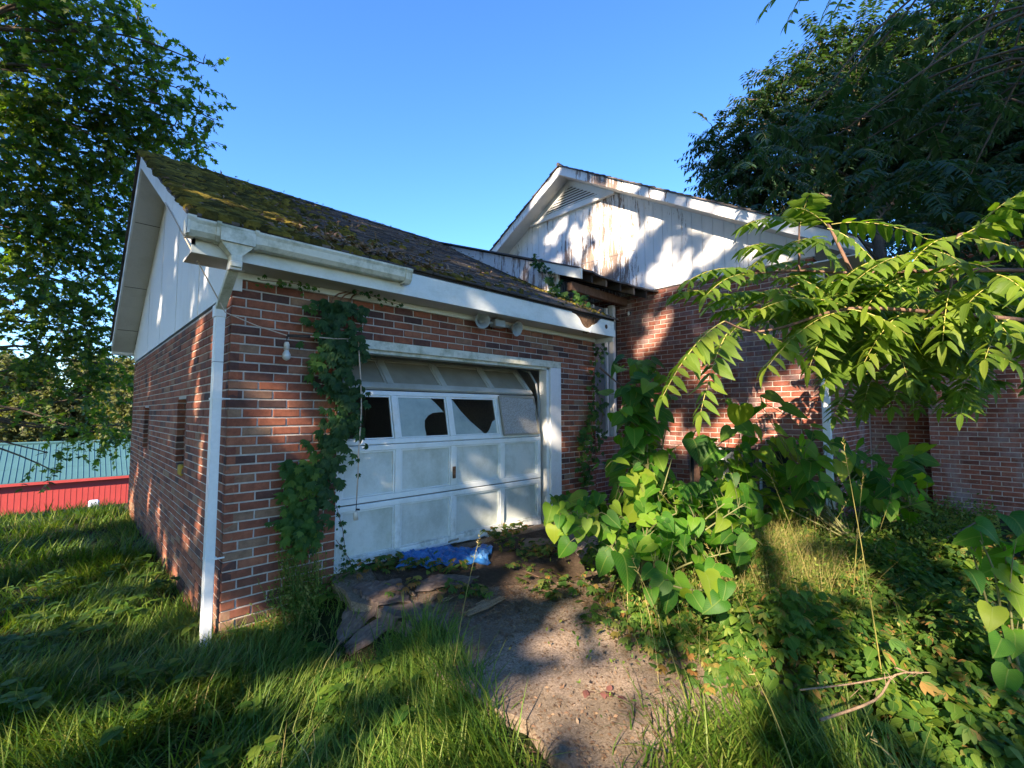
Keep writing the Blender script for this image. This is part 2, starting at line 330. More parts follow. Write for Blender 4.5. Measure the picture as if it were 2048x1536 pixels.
P_OV = mkproto([(0, 0), (.22, .12), (.34, .36), (.28, .66), (.12, .88), (0, 1)], .2, .25)
def heart():
    ol = [(0, 0), (.20, -.13), (.38, -.08), (.46, .12), (.44, .34), (.33, .60), (.15, .84), (0, 1.0)]
    vs, fs, uv = mkproto(ol, .16, .30); vs = vs.copy()
    # midrib verts of the back lobes sit on the petiole point
    vs[1] = (0, .03, 0); vs[2] = (0, .09, 0); vs[3] = (0, .17, vs[3][2])
    return vs, fs, uv
P_HEART = heart()
P_SIMPLE = (np.array([(0, 0, 0), (-.2, .4, .06), (0, 1, -.15), (.2, .4, .06)], float), [(0, 3, 2, 1)], np.array([(.5, 0), (0, .4), (.5, 1), (1, .4)], float))
P_WIDE = (np.array([(0, 0, 0), (-.36, .45, .05), (0, 1, -.1), (.36, .45, .05)], float), [(0, 3, 1), (1, 3, 2)], np.array([(.5, 0), (0, .4), (.5, 1), (1, .4)], float))
P_DIAM = (np.array([(0, 0, 0), (-.24, .45, .05), (0, 1, -.1), (.24, .45, .05)], float), [(0, 3, 1), (1, 3, 2)], np.array([(.5, 0), (0, .4), (.5, 1), (1, .4)], float))
def maple():
    a = [(0, 0), (.10, .12), (.42, .10), (.24, .28), (.52, .52), (.20, .50), (.16, .62), (0, 1.0)]
    vs = [(0, .3, .03)]; ring = [(0, 0)]+[(x, y) for x, y in a[1:-1]]+[(0, 1)]+[(-x, y) for x, y in reversed(a[1:-1])]
    for x, y in ring: vs.append((x, y, -.25*(abs(x)+abs(y-.3))*.5))
    k = len(ring); fs = [(0, 1+i, 1+(i+1) % k) for i in range(k)]
    return np.array(vs, float), fs, np.array([(.5+x, y) for x, y, _ in vs], float)
P_MAPLE = maple()
def palmate(n=5, sp=70, proto=None):
    pv, pf, pu = proto or mkproto([(0, 0), (.2, .35), (.17, .65), (0, 1)], .2, .25)
    V = []; F = []; U = []
    for i in range(n):
        a = R_(-sp*2+sp*4*i/(n-1))/1.15 if n > 1 else 0; s = 1-.12*abs(i-(n-1)/2)
        ca, sa = math.cos(a), math.sin(a); b = len(V)
        for x, y, z in pv*s: V.append((x*ca+y*sa, -x*sa+y*ca, z))
        F += [tuple(k+b for k in f) for f in pf]; U += [tuple(q) for q in pu]
    return np.array(V), F, np.array(U)
P_PALM = palmate(5, 36)

def basis(t, nrm, size):
    t = np.asarray(t, float); t = t/np.linalg.norm(t); nrm = np.asarray(nrm, float)
    nrm = nrm-t*(nrm@t); L = np.linalg.norm(nrm)
    if L < 1e-4: nrm = np.cross(t, [1, .3, .2]); L = np.linalg.norm(nrm)
    nrm = nrm/L; s = np.cross(t, nrm)
    return np.stack([s, t, nrm], axis=1)*size
def merged_mesh(name, proto, Ms, Ps, mat, jitter=.0):
    pv, pf, pu = proto; Ms = np.asarray(Ms); Ps = np.asarray(Ps); n = len(Ps); k = len(pv)
    base = np.broadcast_to(pv, (n, k, 3)).copy()
    if jitter: base[:, :, 2] *= (1+RNG.normal(0, jitter, (n, 1))); base[:, :, 0] *= (1+RNG.normal(0, .12, (n, 1)))
    V = np.einsum('nij,nkj->nki', Ms, base)+Ps[:, None, :]
    V = V.reshape(-1, 3)
    lens = np.array([len(f) for f in pf]); flat = np.concatenate([np.array(f) for f in pf])
    loops = (flat[None, :]+(np.arange(n)*k)[:, None]).reshape(-1)
    tot = np.tile(lens, n); start = np.concatenate([[0], np.cumsum(tot)[:-1]])
    me = bpy.data.meshes.new(name); me.vertices.add(len(V)); me.vertices.foreach_set('co', V.astype('f').ravel())
    me.loops.add(len(loops)); me.loops.foreach_set('vertex_index', loops.astype('i'))
    me.polygons.add(len(tot)); me.polygons.foreach_set('loop_start', start.astype('i')); me.polygons.foreach_set('loop_total', tot.astype('i'))
    me.polygons.foreach_set('use_smooth', np.ones(len(tot), bool))
    uvl = me.uv_layers.new(name='UVMap'); uvl.data.foreach_set('uv', pu[loops % k].astype('f').ravel())
    me.materials.append(mat); me.update(calc_edges=True); me.validate(); return me
def proto_mesh(name, proto, mat):
    return merged_mesh(name, proto, [np.eye(3)], [np.zeros(3)], mat)
def place(parent, proto, items, mat_o, mat_i, nobj=300, pname='leaf', sname='foliage', jitter=.25):
    """items: (M3, pos). Nearest nobj become single part objects, the rest one joined part."""
    items = sorted(items, key=lambda it: dcam(it[1])-.6*np.linalg.norm(it[0][:, 1]))
    a, b = items[:nobj], items[nobj:]
    if a:
        mes = []
        for q in range(4):
            pv = proto[0].copy(); pv[:, 2] = pv[:, 2]*(0.5+.5*q)+np.sin(pv[:, 1]*7+q*2)*.02; pv[:, 0] *= (.9+.07*q); pv[:, 0] += .06*(q-1.5)*pv[:, 1]**2
            mes.append(proto_mesh(pname, (pv, proto[1], proto[2]), mat_o))
        for M3, p in a:
            o = link(pname, random.choice(mes), parent)
            mm = Matrix.Identity(4)
            for i in range(3):
                for j in range(3): mm[i][j] = M3[i, j]
                mm[i][3] = p[i]
            o.matrix_basis = mm
    if b: link(sname, merged_mesh(sname, proto, [i[0] for i in b], [i[1] for i in b], mat_i, jitter), parent, 'stuff')
def rv(s=1.): return RNG.normal(0, s, 3)

# ---------------------------------------------------------------- ground
def snz(x, y): return math.sin(x*1.7+y*.6)*.5+math.sin(x*.7-y*1.9+1.3)*.5+.4*math.sin(x*4.1+y*3.3)
def slab_z(x, y): return .40+.085*min(0, y)
def gh(x, y):
    left = .06+.02*snz(x, y)-.02*max(0, y)*.3
    d = (x*F0[0]+y*F0[1])-(C0@F0)
    if y > 6: left -= .30*max(0, y-7.0)*sst(6, 10, y)
    left = max(left, -5.0)
    hd = .37+.085*min(0, y) if y < 0 else .37
    if x > 4.4: hd = .37+.085*min(0, y)*(1-sst(4.4, 6, x)*.75)
    hd = max(hd, .08)
    if (x < .1 and y > -.1) or y > 6.5: return left
    k = sst(.45, .86, x)
    r = left*(1-k)+(hd-.03)*k
    if x > 3.8: r += .035*snz(x, y)*sst(3.8, 4.6, x)
    return r
def grid(name, x0, x1, y0, y1, nx, ny, f, mat):
    vs = []; fs = []
    for j in range(ny+1):
        for i in range(nx+1):
            x = x0+(x1-x0)*i/nx; y = y0+(y1-y0)*j/ny; vs.append((x, y, f(x, y)))
    for j in range(ny):
        for i in range(nx): a = j*(nx+1)+i; fs.append((a, a+1, a+nx+2, a+nx+1))
    return MB().add(vs, fs).mesh(name, mat, True)
def warp(u):   # finer near the house, coarse to the horizon
    return u
xs = [-140, -90, -60, -40, -28, -20, -15]+list(np.arange(-12, -2, .6))+list(np.arange(-2, 6, .14))+list(np.arange(6, 16, .8))+[20, 28, 40, 60, 90, 140]
ys = [-60, -40, -25, -15, -10]+list(np.arange(-8, -4, .5))+list(np.arange(-4, 1, .14))+list(np.arange(1, 14, .5))+list(np.arange(14, 50, 3))+[60, 80, 110, 160, 240]
vs = [(x, y, gh(x, y)) for y in ys for x in xs]; nx = len(xs)
fs = [(j*nx+i, j*nx+i+1, (j+1)*nx+i+1, (j+1)*nx+i) for j in range(len(ys)-1) for i in range(nx-1)]
tag(MB().add(vs, fs).build('ground', M['soil'], smooth=True), kind='structure')
# concrete drive, a raised slab that ends at a broken edge on the left
nxs, nys = 44, 66; vs = []; fs = []
def dx0(y): return .80+.05*math.sin(y*5)+.025*math.sin(y*17)
for j in range(nys+1):
    for i in range(nxs+1):
        y = .03-6.5*j/nys; x = dx0(y)+(4.1-dx0(y))*i/nxs
        vs.append((x, y, slab_z(x, y)+.006*snz(x*3, y*3)))
nt_ = len(vs)
for j in range(nys):
    for i in range(nxs): a = j*(nxs+1)+i; fs.append((a, a+nxs+1, a+nxs+2, a+1))
for j in range(nys+1): x, y, z = vs[j*(nxs+1)]; vs.append((x-.005, y, z-.34))
for j in range(nys): a = j*(nxs+1); fs.append((a, nt_+j, nt_+j+1, a+nxs+1))
tag(MB().add(vs, fs).build('driveway', M['concrete']), kind='structure')
tag(MB().box((.02, .12, .2), (4.4, 6.5, .396)).build('floor', M['concrete']), kind='structure')

# ---------------------------------------------------------------- brickwork
CH = .0677; Z0 = 2.385-37*CH; BL = .2033; BH = .0562; JT = .0112
def brick_variants(mat, L, D=.06, key=''):
    out = []
    for q in range(5):
        r = np.random.default_rng(q+int(L*1000)); c = .003+.002*q/4
        fr = [(0, 0), (L, 0), (L, BH), (0, BH)]; vs = []; j = lambda s: r.uniform(-s, s)
        for (x, z) in fr: vs.append((x, D, z))
        for (x, z) in fr: vs.append((x+j(.0015), c, z+j(.0012)))
        for (x, z) in fr: vs.append((x+(c if x == 0 else -c)+j(.001), j(.0012), z+(c if z == 0 else -c)+j(.001)))
        F_ = [(8, 9, 10, 11)]
        for a in (0, 4):
            for i in range(4): k = (i+1) % 4; F_.append((a+i, a+k, a+4+k, a+4+i))
        out.append((vs, F_))
    return out
BV = {}
def brickset(parent, lst, mo, mi, nobj):
    """lst: (origin, along, outward, length, far?) -- z up; bricks on show nearest the viewer are single parts"""
    lst = sorted(lst, key=lambda b: np.linalg.norm(np.array(b[0])-C0))
    ob, rest = lst[:nobj], lst[nobj:]
    mes = {}
    def shape(L):
        key = round(L, 3)
        if key not in BV: BV[key] = brick_variants(None, key)
        return BV[key]
    mb = MB()
    for k, (o, al, ou, L) in enumerate(ob+rest):
        v = random.randrange(5); sh = shape(L)
        al = np.array(al); ou = np.array(ou)
        pr = max(-.002, min(.003, random.gauss(0, .0012)))
        if k < len(ob):
            key = (id(mo), round(L, 3), v)
            if key not in mes:
                me = bpy.data.meshes.new('brick'); me.from_pydata(sh[v][0], [], sh[v][1]); me.materials.append(mo); me.update(); mes[key] = me
            b = link('brick', mes[key], parent); mm = Matrix.Identity(4)
            for i in range(3):
                mm[i][0] = al[i]; mm[i][1] = -ou[i]; mm[i][2] = (0, 0, 1)[i]; mm[i][3] = o[i]+ou[i]*pr
            b.matrix_basis = mm
        else:
            V = [np.array(o)+al*p[0]-ou*(p[1]-pr)+np.array([0, 0, p[2]]) for p in sh[v][0]]
            mb.add(V, sh[v][1])
    if mb.v: mb.build('brickwork', mi, parent, 'stuff')
def course(o, al, ou, L, z0, n0, n1, off0, cuts, lst, minl=.03):
    """running bond along al from o, length L; cuts(z)-> list of (a,b) open spans"""
    for k in range(n0, n1):
        z = z0+k*CH; par = k % 2
        s = -(BL/2 if (par ^ off0) else 0)
        segs = []
        while s < L:
            segs.append((max(s, 0), min(s+BL-JT, L))); s += BL
        for a, b in segs:
            parts = [(a, b)]
            for (c, d) in cuts(z):
                q = []
                for (e, f) in parts:
                    if d <= e or c >= f: q.append((e, f))
                    else:
                        if c > e: q.append((e, c))
                        if d < f: q.append((d, f))
                parts = q
            for e, f in parts:
                if f-e > minl: lst.append((tuple(np.array(o)+np.array(al)*e+np.array([0, 0, z])), al, ou, round((f-e)*200)/200 if f-e < .19 else BL-JT))

# ================================================================ GARAGE
gar = empty('garage', (0, 0, 0), 'low red brick garage with mossy shingle roof and sagging white overhead door', 'garage')
L = []
NF = 42
X1 = 4.43; Y1 = 6.6
front_cut = lambda z: [(.80, 3.705)] if z < 2.385-CH*.5 and z+CH*.5 > .3 else ([(.80, 3.705)] if z < .36 else [])
course((0, 0, 0), (1, 0, 0), (0, -1, 0), X1, Z0, 0, NF, 0, front_cut, L)
wins = [(1.61, 2.07, 1.20, 1.875), (4.36, 4.87, 1.20, 1.81)]
def side_cut(z):
    return [(a, b) for a, b, c, d in wins if z+BH*.5 > c and z+BH*.5 < d]
course((0, .0, 0), (0, 1, 0), (-1, 0, 0), Y1, Z0, 0, 40, 1, side_cut, L)
# reveal bricks inside the two openings (seen on the far reveal)
for a, b, c, d in wins:
    for k in range(0, 60):
        z = Z0+k*CH
        if z+BH*.5 > c and z+BH*.5 < d: L.append(((.0, b, z), (1, 0, 0), (0, -1, 0), .19)); L.append(((.19, a, z), (-1, 0, 0), (0, 1, 0), .19))
brickset(gar, L, M['brick'], M['brick_i'], 300)
# mortar backing, set 7 mm back
mo = MB(); e = .008
mo.box((e, e, -.4), (.80-.002, .20, 2.384)); mo.box((3.705, e, -.4), (X1-e, .20, 2.384)); mo.box((e, e, 2.384), (X1-e, .20, 2.74))
yb = .205
for a, b, c, d in wins:
    mo.box((e, yb, -.4), (.20, a-e, 2.60)); mo.box((e, a-e+.001, -.4), (.20, b+e, c)); mo.box((e, a-e+.001, d), (.20, b+e, 2.60)); yb = b+e+.001
mo.box((e, yb, -.4), (.20, Y1, 2.60))
mo.box((.201, Y1-.2, -.4), (4.42, Y1, 2.60)); mo.box((X1-.2, .201, -.4), (X1-e, Y1-.2-.001, 2.70))
mo.build('wall', M['mortar'], gar)
for a, b, c, d in wins:
    MB().box((.16, a-.004, c), (.19, b+.004, d)).build('window_board', M['dark'], gar)
# ledge blocks under the openings
MB().box((-.01, 1.60, 1.155), (.15, 1.86, 1.20)).build('window_sill', M['wood'], gar)
n = N('foam'); M['foam'] = n.fin(n.mix(.5, (.46, .30, .05), n.ramp(n.noise(30, 4, .7), [(.3, .5), (.7, 1.2)]), 'MULTIPLY'), .9, spec=.1)
o = MB().box((-.02, 1.62, 1.13), (.13, 1.78, 1.235)).build('foam_block', M['foam'], bevel=.012); tag(o, 'small dirty yellow block wedged on the ledge of the nearer side opening', 'block')
# gable panel over the side wall
SL = 1.92/3.6; ZR = 4.93; YR = 3.3
def rz(y): return ZR-abs(y-YR)*SL
sd = MB(); pts = [(0, -.02), (0, 0)]
for xx in (0,):
    P = [(-.004, .0-.28, 2.76), (-.004, Y1+.28, 2.76)]
sd.hexa([(.0, -.02, 2.625), (.0, Y1+.02, 2.625), (.0, Y1+.29, 2.76), (.0, YR, ZR-.10), (.0, -.29, 2.90), (.0, -.29, 2.78), (.0, -.02, 2.76)],
        [(.06, -.02, 2.625), (.06, Y1+.02, 2.625), (.06, Y1+.29, 2.76), (.06, YR, ZR-.10), (.06, -.29, 2.90), (.06, -.29, 2.78), (.06, -.02, 2.76)])
# split in three sheets with fine joints
sd.build('gable_panel', M['sidepanel'], gar)
for yj in (1.22, 2.44, 3.66, 4.88): MB().box((-.004, yj, 2.63), (.0, yj+.012, rz(yj)-.14)).build('panel_batten', M['sidepanel'], gar)
# roof deck, boards, soffits
XL, XR = -.30, 4.48
def slab_y(y0, y1, x0, x1, dz0, dz1, name, mat, par=gar):
    MB().hexa([(x0, y0, rz(y0)+dz0), (x1, y0, rz(y0)+dz0), (x1, y1, rz(y1)+dz0), (x0, y1, rz(y1)+dz0)], [(x0, y0, rz(y0)+dz1), (x1, y0, rz(y0)+dz1), (x1, y1, rz(y1)+dz1), (x0, y1, rz(y1)+dz1)]).build(name, mat, par)
slab_y(-.30, YR, XL+.02, XR-.02, -.045, -.012, 'roof_deck', M['dark']); slab_y(YR+.001, 6.92, XL+.02, XR-.02, -.045, -.012, 'roof_deck', M['dark'])
# rake boards (both slopes, left end) and under-soffit
for y0, y1 in ((-.30, YR), (YR+.001, 6.92)):
    slab_y(y0, y1, XL, XL+.02, -.20, -.012, 'rake_board', M['white'])
    slab_y(y0+.02, y1-.001, XL+.021, -.001, -.20, -.185, 'soffit', M['soffit'])
    slab_y(y0, y1, XR-.02, XR, -.16, -.012, 'rake_board', M['white'])
for ys_ in (4.1, 5.3, 6.3): MB().box((XL+.03, ys_, rz(ys_)-.207), (-.002, ys_+.006, rz(ys_)-.201)).build('soffit_joint', M['dark'], gar)
slab_y(6.90, 6.925, XL, XR, -.24, -.012, 'fascia', M['white'])
# front fascia with its rotten hole
def jag(x): return .0
fz0, fz1 = 2.76, 2.975
tr = [(3.54, 0), (3.56, .02), (3.63, .03), (3.70, .07), (3.75, .13), (3.79, .16), (3.86, .175), (3.93, .15), (3.98, .115), (4.03, .10), (4.08, .075), (4.13, .03), (4.16, 0)]
top = [(XL, fz1)]+[(x, fz1-d) for x, d in tr]+[(XR, fz1)]
fa = MB()
xs_ = [p[0] for p in top]; zs_ = [p[1] for p in top]
for i in range(len(top)-1):
    (xa, za), (xb, zb) = top[i], top[i+1]
    fa.hexa([(xa, -.30, fz0), (xb, -.30, fz0), (xb, -.30, zb), (xa, -.30, za)], [(xa, -.278, fz0), (xb, -.278, fz0), (xb, -.278, zb), (xa, -.278, za)])
fa.build('fascia', M['fascia'], gar)
# rotten wood behind the hole
rt = MB(); 
for i in range(46):
    x = random.uniform(3.55, 4.15); dep = .17*math.exp(-((x-3.86)/.16)**2)+.03; z1 = fz1-.005; z0_ = z1-dep-random.uniform(0, .04)
    rt.hexa([(x-.012, -.292+random.uniform(0, .02), z0_), (x+.014, -.285, z0_+.015), (x+.016, -.26, z0_), (x-.01, -.262, z0_)], [(x-.014, -.29, z1), (x+.014, -.286, z1), (x+.016, -.26, z1), (x-.012, -.262, z1)])
rt.build('rotten_wood', M['rot'], gar)
MB().add([(3.865, -.305, 2.80), (3.91, -.31, 2.80), (3.90, -.318, 2.74), (3.87, -.316, 2.76)], [(0, 1, 2, 3)]).build('paint_flake', M['white'], gar)
MB().tube([(4.27, -.303, 2.875), (4.27, -.296, 2.875)], [.032, .02], 7).build('knot_hole', M['rot'], gar)
MB().box((XL+.001, -.277, 2.765), (XR-.001, -.001, 2.778)).build('soffit', M['soffit'], gar)
MB().box((XR-.022, -.277, 2.70), (XR-.001, .10, 2.764)).build('end_block', M['fascia'], gar)
MB().box((0.02, -.022, 2.715), (X1-.02, -.0035, 2.764)).build('frieze', M['fascia'], gar)
# shingles: single tabs laid in courses
EXP = .127; tl = math.hypot(3.6, 1.93); ncs = int(tl/EXP)+1
uy, uz = 3.6/tl, 1.92/tl
def tabs():
    a = []
    for k in range(ncs):
        s0 = -.035+k*EXP; off = (k % 2)*.16+random.uniform(-.01, .01); x = XL-.04-off
        while x < XR+.05:
            x2 = x+.305; a.append((max(x, XL-.045+random.uniform(0, .02)), min(x2-.008, XR+.04), s0+random.uniform(-.006, .006), k)); x = x2+.005
    return [q for q in a if q[1]-q[0] > .05]
def tabgeo(x0, x1, s0, k):
    c = .5*(x0+x1); b = MB(); S = min(s0+EXP+.03, tl+.01); lift = .012+random.uniform(0, .007)
    def P(x, s, h): return (x, -.30+s*uy-h*uz, 3.01+s*uz+h*uy)
    w0 = random.uniform(0, .004)
    sag = lambda s: -.018*math.sin(max(0, min(1, s/tl))*math.pi)
    bot = [P(x0, s0, -.004+sag(s0)), P(x1, s0, -.004+sag(s0)), P(x1, S, -.004+sag(S)), P(x0, S, -.004+sag(S))]
    tp = [P(x0, s0+w0, lift+sag(s0)), P(x1, s0, lift+random.uniform(-.003, .004)+sag(s0)), P(x1, S, .003+sag(S)), P(x0, S, .003+sag(S))]
    return b.hexa(bot, tp)
T = tabs(); T.sort(key=lambda t: -( (1 if t[0] > XL-.2 else 0)*1000-np.linalg.norm(np.array([.5*(t[0]+t[1]), -.3+t[2]*uy, 3+t[2]*uz])-C0)))
jo = MB()
for i, t in enumerate(T):
    g_ = tabgeo(*t)
    if i < 300: g_.build('shingle', M['shingle'], gar)
    else: jo.add(g_.v, g_.f)
jo.build('shingle_rows', M['shingle_i'], gar, 'stuff')
bk = MB()
for k in range(ncs):
    s0 = -.03+k*EXP
    def P(x, s, h): return (x, 6.93-s*uy+h*uz, 3.01+s*uz+h*uy)
    S = min(s0+EXP+.02, tl); bk.hexa([P(XL-.03, s0, -.004), P(XR, s0, -.004), P(XR, S, -.004), P(XL-.03, S, -.004)], [P(XL-.03, s0, .012), P(XR, s0, .012), P(XR, S, .002), P(XL-.03, S, .002)])
bk.build('back_shingles', M['shingle_i'], gar)
rc = MB(); x = XL-.04
while x < XR:
    rc.add([(x, YR-.13, rz(YR-.13)+.02), (x+.31, YR-.13, rz(YR-.13)+.028), (x+.31, YR, ZR+.038), (x, YR, ZR+.03), (x+.31, YR+.13, rz(YR+.13)+.03), (x, YR+.13, rz(YR+.13)+.022)], [(0, 1, 2, 3), (3, 2, 4, 5)]); x += .3
rc.build('ridge_cap', M['shingle_i'], gar)

# ---- gutter and downspout (fixed to the garage: parts of it)
gt = empty('gutter', (0, -.36, 2.9)); gt.parent = gar
def gprof(x, dz=0):
    return [(x, -.302, 2.945+dz), (x, -.302, 2.865+dz), (x, -.33, 2.842+dz), (x, -.385, 2.842+dz), (x, -.41, 2.87+dz), (x, -.418, 2.915+dz), (x, -.428, 2.935+dz), (x, -.428, 2.948+dz), (x, -.414, 2.948+dz), (x, -.404, 2.90+dz), (x, -.38, 2.857+dz), (x, -.33, 2.857+dz), (x, -.312, 2.875+dz), (x, -.312, 2.945+dz)]
def grun(x0, x1, name, sc_=0, d0=0, d1=0):
    a, b = gprof(x0, d0), gprof(x1, d1)
    if sc_:
        for P in (a, b):
            for i, p in enumerate(P): P[i] = (p[0], -.36+(p[1]+.36)*1.14, 2.895+(p[2]-2.895)*1.14)
    return MB().hexa(a, b).build(name, M['gutter'], gt)
grun(-.33, 1.20, 'gutter_trough', 0, 0, .01); grun(-.345, -.30, 'gutter_end_cap', 1); grun(1.18, 1.24, 'gutter_end_cap', 1); grun(-.19, -.165, 'gutter_collar', 1); grun(.03, .055, 'gutter_collar', 1)
MB().box((-.345, -.43, 2.84), (-.333, -.30, 2.95)).build('gutter_end_cap', M['gutter'], gt)
# flared outlet
MB().hexa([(-.165, -.412, 2.842), (.03, -.412, 2.842), (.03, -.315, 2.842), (-.165, -.315, 2.842)], [(-.105, -.405, 2.77), (-.035, -.405, 2.77), (-.035, -.33, 2.77), (-.105, -.33, 2.77)]).build('outlet', M['gutter'], gt)
MB().hexa([(-.168, -.430, 2.842), (.033, -.430, 2.842), (.033, -.418, 2.842), (-.168, -.418, 2.842)], [(-.168, -.430, 2.93), (.033, -.430, 2.93), (.033, -.418, 2.93), (-.168, -.418, 2.93)]).build('outlet_face', M['gutter'], gt)
def rect(cx_, cy_, z, a=.034, b=.04): return [(cx_-a, cy_-b, z), (cx_+a, cy_-b, z), (cx_+a, cy_+b, z), (cx_-a, cy_+b, z)]
ds = empty('downspout', (-.07, .03, 0)); ds.parent = gar
MB().hexa(rect(-.07, -.37, 2.77), rect(-.07, -.37, 2.69)).build('pipe_neck', M['gutter'], ds, bevel=.004)
MB().hexa(rect(-.07, -.37, 2.715, .031, .036), rect(-.068, .03, 2.47, .031, .036)).build('pipe_offset', M['gutter'], ds, bevel=.004)
MB().hexa(rect(-.07, -.37, 2.728, .036, .042), rect(-.07, -.345, 2.675, .036, .042)).build('pipe_elbow', M['pipe'], ds, bevel=.003)
MB().hexa(rect(-.068, .03, 2.505, .035, .041), rect(-.068, .03, 2.42, .035, .041)).build('pipe_elbow', M['pipe'], ds, bevel=.003)
MB().hexa(rect(-.066, .03, 2.44, .03, .036), rect(-.075, .028, .02, .03, .036)).build('pipe', M['pipe'], ds, bevel=.004)
MB().hexa(rect(-.066, .03, 2.10, .0315, .0375), rect(-.066, .03, 2.097, .0315, .0375)).build('pipe_joint', M['dark'], ds)
for z in (1.83, .72):
    MB().box((-.103, -.012, z), (-.032, .072, z+.014)).build('pipe_clip', M['pipe'], ds)
    MB().tube([(-.035, -.01, z+.007), (.012, -.012, z+.007)], .006, 6).build('pipe_clip', M['pipe'], ds)

# ---- door frame and overhead door
fr = MB(); 
MB().box((3.50, .004, .28), (3.703, .03, 2.30)).build('door_jamb', M['white'], gar, bevel=.004)
MB().box((3.455, .032, .28), (3.515, .16, 2.30)).build('door_stop', M['white'], gar, bevel=.004)
MB().box((.80, .004, 2.301), (3.703, .03, 2.383)).build('door_header', M['gutter'], gar, bevel=.004)
MB().box((.80, .032, 2.27), (3.50, .16, 2.33)).build('door_header_stop', M['gutter'], gar)
MB().box((.805, .06, .40), (.83, .16, 2.27)).build('door_jamb', M['white'], gar)
dr = empty('overhead_door', (2.08, .08, .44), 'white four-row panelled garage door, top row tipped inward and window row with broken panes', 'garage door')
XS = [.815, 1.41, 2.045, 2.725, 3.365]
def section(z0, z1, yb, yt, mat, rails=.05, panel=True, x_off=0.0):
    """one hinged row: rails and stiles as one frame, recessed panels as parts"""
    H = z1-z0
    def P(x, t, d): y = yb+(yt-yb)*t; zz = z0+H*t; nrm = np.array([H, -(yt-yb)])/math.hypot(H, yt-yb); return (x+x_off, y+d*nrm[0], zz+d*nrm[1])
    def slab(x0, x1, t0, t1, d0, d1):
        return [P(x0, t0, d0), P(x1, t0, d0), P(x1, t1, d0), P(x0, t1, d0)], [P(x0, t0, d1), P(x1, t0, d1), P(x1, t1, d1), P(x0, t1, d1)]
    f = MB(); r = rails/H; x0, x1 = XS[0], XS[-1]
    f.hexa(*slab(x0, x1, 0, r, 0, .035)); f.hexa(*slab(x0, x1, 1-r, 1, 0, .035))
    for i, xx in enumerate(XS):
        a = xx-.03; b = xx+.03
        if i == 0: a, b = x0, x0+.06
        if i == 4: a, b = x1-.06, x1
        f.hexa(*slab(a, b, r, 1-r, 0.0, .035))
    f.build('door_frame', mat if panel is not True or mat is not M['doordirty'] else M['raildirty'], dr, bevel=.005)
    bd = MB(); pts = []; mm2 = M['raildirty'] if mat is M['doordirty'] else mat
    for i in range(4):
        a = XS[i]+(.06 if i == 0 else .03); b = XS[i+1]-(.06 if i == 3 else .03)
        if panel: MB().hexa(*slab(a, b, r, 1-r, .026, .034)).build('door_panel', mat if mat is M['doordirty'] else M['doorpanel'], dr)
        # thin moulding round the panel
        m = MB(); q = .014
        a += .004; b -= .004; m.hexa(*slab(a, b, r+.004/H, r+q/H, .010, .0235)); m.hexa(*slab(a, b, 1-r-q/H, 1-r, .010, .0235)); m.hexa(*slab(a, a+q, r+q/H, 1-r-q/H, .010, .0235)); m.hexa(*slab(b-q, b, r+q/H, 1-r-q/H, .010, .0235))
        m.build('moulding', mm2, dr); pts.append((a-.004, b+.004))
    return P, slab, pts, r
section(.443, .941, .05, .05, M['doorp']); section(.951, 1.447, .05, .052, M['doorp'])
P3, sl3, pt3, r3 = section(1.455, 1.945, .055, .165, M['doorp'], .045, False)
section(1.975, 2.325, .175, .50, M['doordirty'], .045, True, 0.0)
# splintered bottom edge
sp_ = MB(); x = .815
while x < 3.36:
    x2 = x+random.uniform(.03, .09); sp_.box((x, .045+random.uniform(-.006, .004), .425-random.uniform(0, .03)), (min(x2, 3.36), .084, .452)); x = x2
sp_.build('bottom_rail', M['white'], dr)
def pane(i, poly, mat, name, d=.02):
    a, b = pt3[i]; V0 = []; V1 = []
    for u, t in poly:
        x = a+(b-a)*u; tt = r3+(1-2*r3)*t; V0.append(P3(x, tt, d)); V1.append(P3(x, tt, d+.004))
    MB().hexa(V0, V1).build(name, mat, dr)
pane(1, [(0, 0), (.48, 0), (.52, .06), (.50, .25), (.52, .42), (.60, .53), (.70, .60), (.85, .62), (.94, .62), (.86, .74), (.76, .88), (.66, 1), (0, 1)], M['frost'], 'broken_pane')
pane(2, [(0, 0), (.70, 0), (.55, .18), (.38, .38), (.2, .66), (.06, .93), (0, 1)], M['frost'], 'broken_pane'); pane(2, [(.70, 0), (1, 0), (1, .42), (.9, .36), (.80, .14)], M['frost'], 'broken_pane')
# loose screen cloth nailed over the last pane
vs = []; fs = []; nx_, ny_ = 12, 9; a, b = pt3[3]
for j in range(ny_+1):
    for i in range(nx_+1):
        u = i/nx_; t = j/ny_; x = a-.02+(b-a+.05)*u; p = P3(x, r3*.4+(1-1.2*r3)*t, -.018-.012*abs(math.sin(u*9+t*3))*t-.006*math.sin(t*14+u*4)); vs.append(p)
for j in range(ny_):
    for i in range(nx_): q = j*(nx_+1)+i; fs.append((q, q+1, q+nx_+2, q+nx_+1))
scr = MB().add(vs, fs).build('screen_cloth', M['screen'], dr, smooth=True)
fm = MB(); aa, bb = a-.02, b+.03
for (x0, x1, t0, t1) in ((aa, aa+.02, .04, .96), (bb-.02, bb, .04, .96), (aa+.021, bb-.021, .04, .08), (aa+.021, bb-.021, .92, .98)):
    fm.hexa(*sl3(x0, x1, t0, t1, -.03, -.02))
fm.build('screen_frame', M['doordirty'], dr)
MB().box((2.03, .035, 1.07), (2.065, .049, 1.19)).build('lock_plate', M['rot'], dr, bevel=.003)
hd = MB(); hd.tube([(1.98, .04, .445), (2.00, .01, .46), (2.08, .01, .462), (2.10, .04, .455)], .009, 6); hd.build('lift_handle', M['doordirty'], dr, smooth=True)
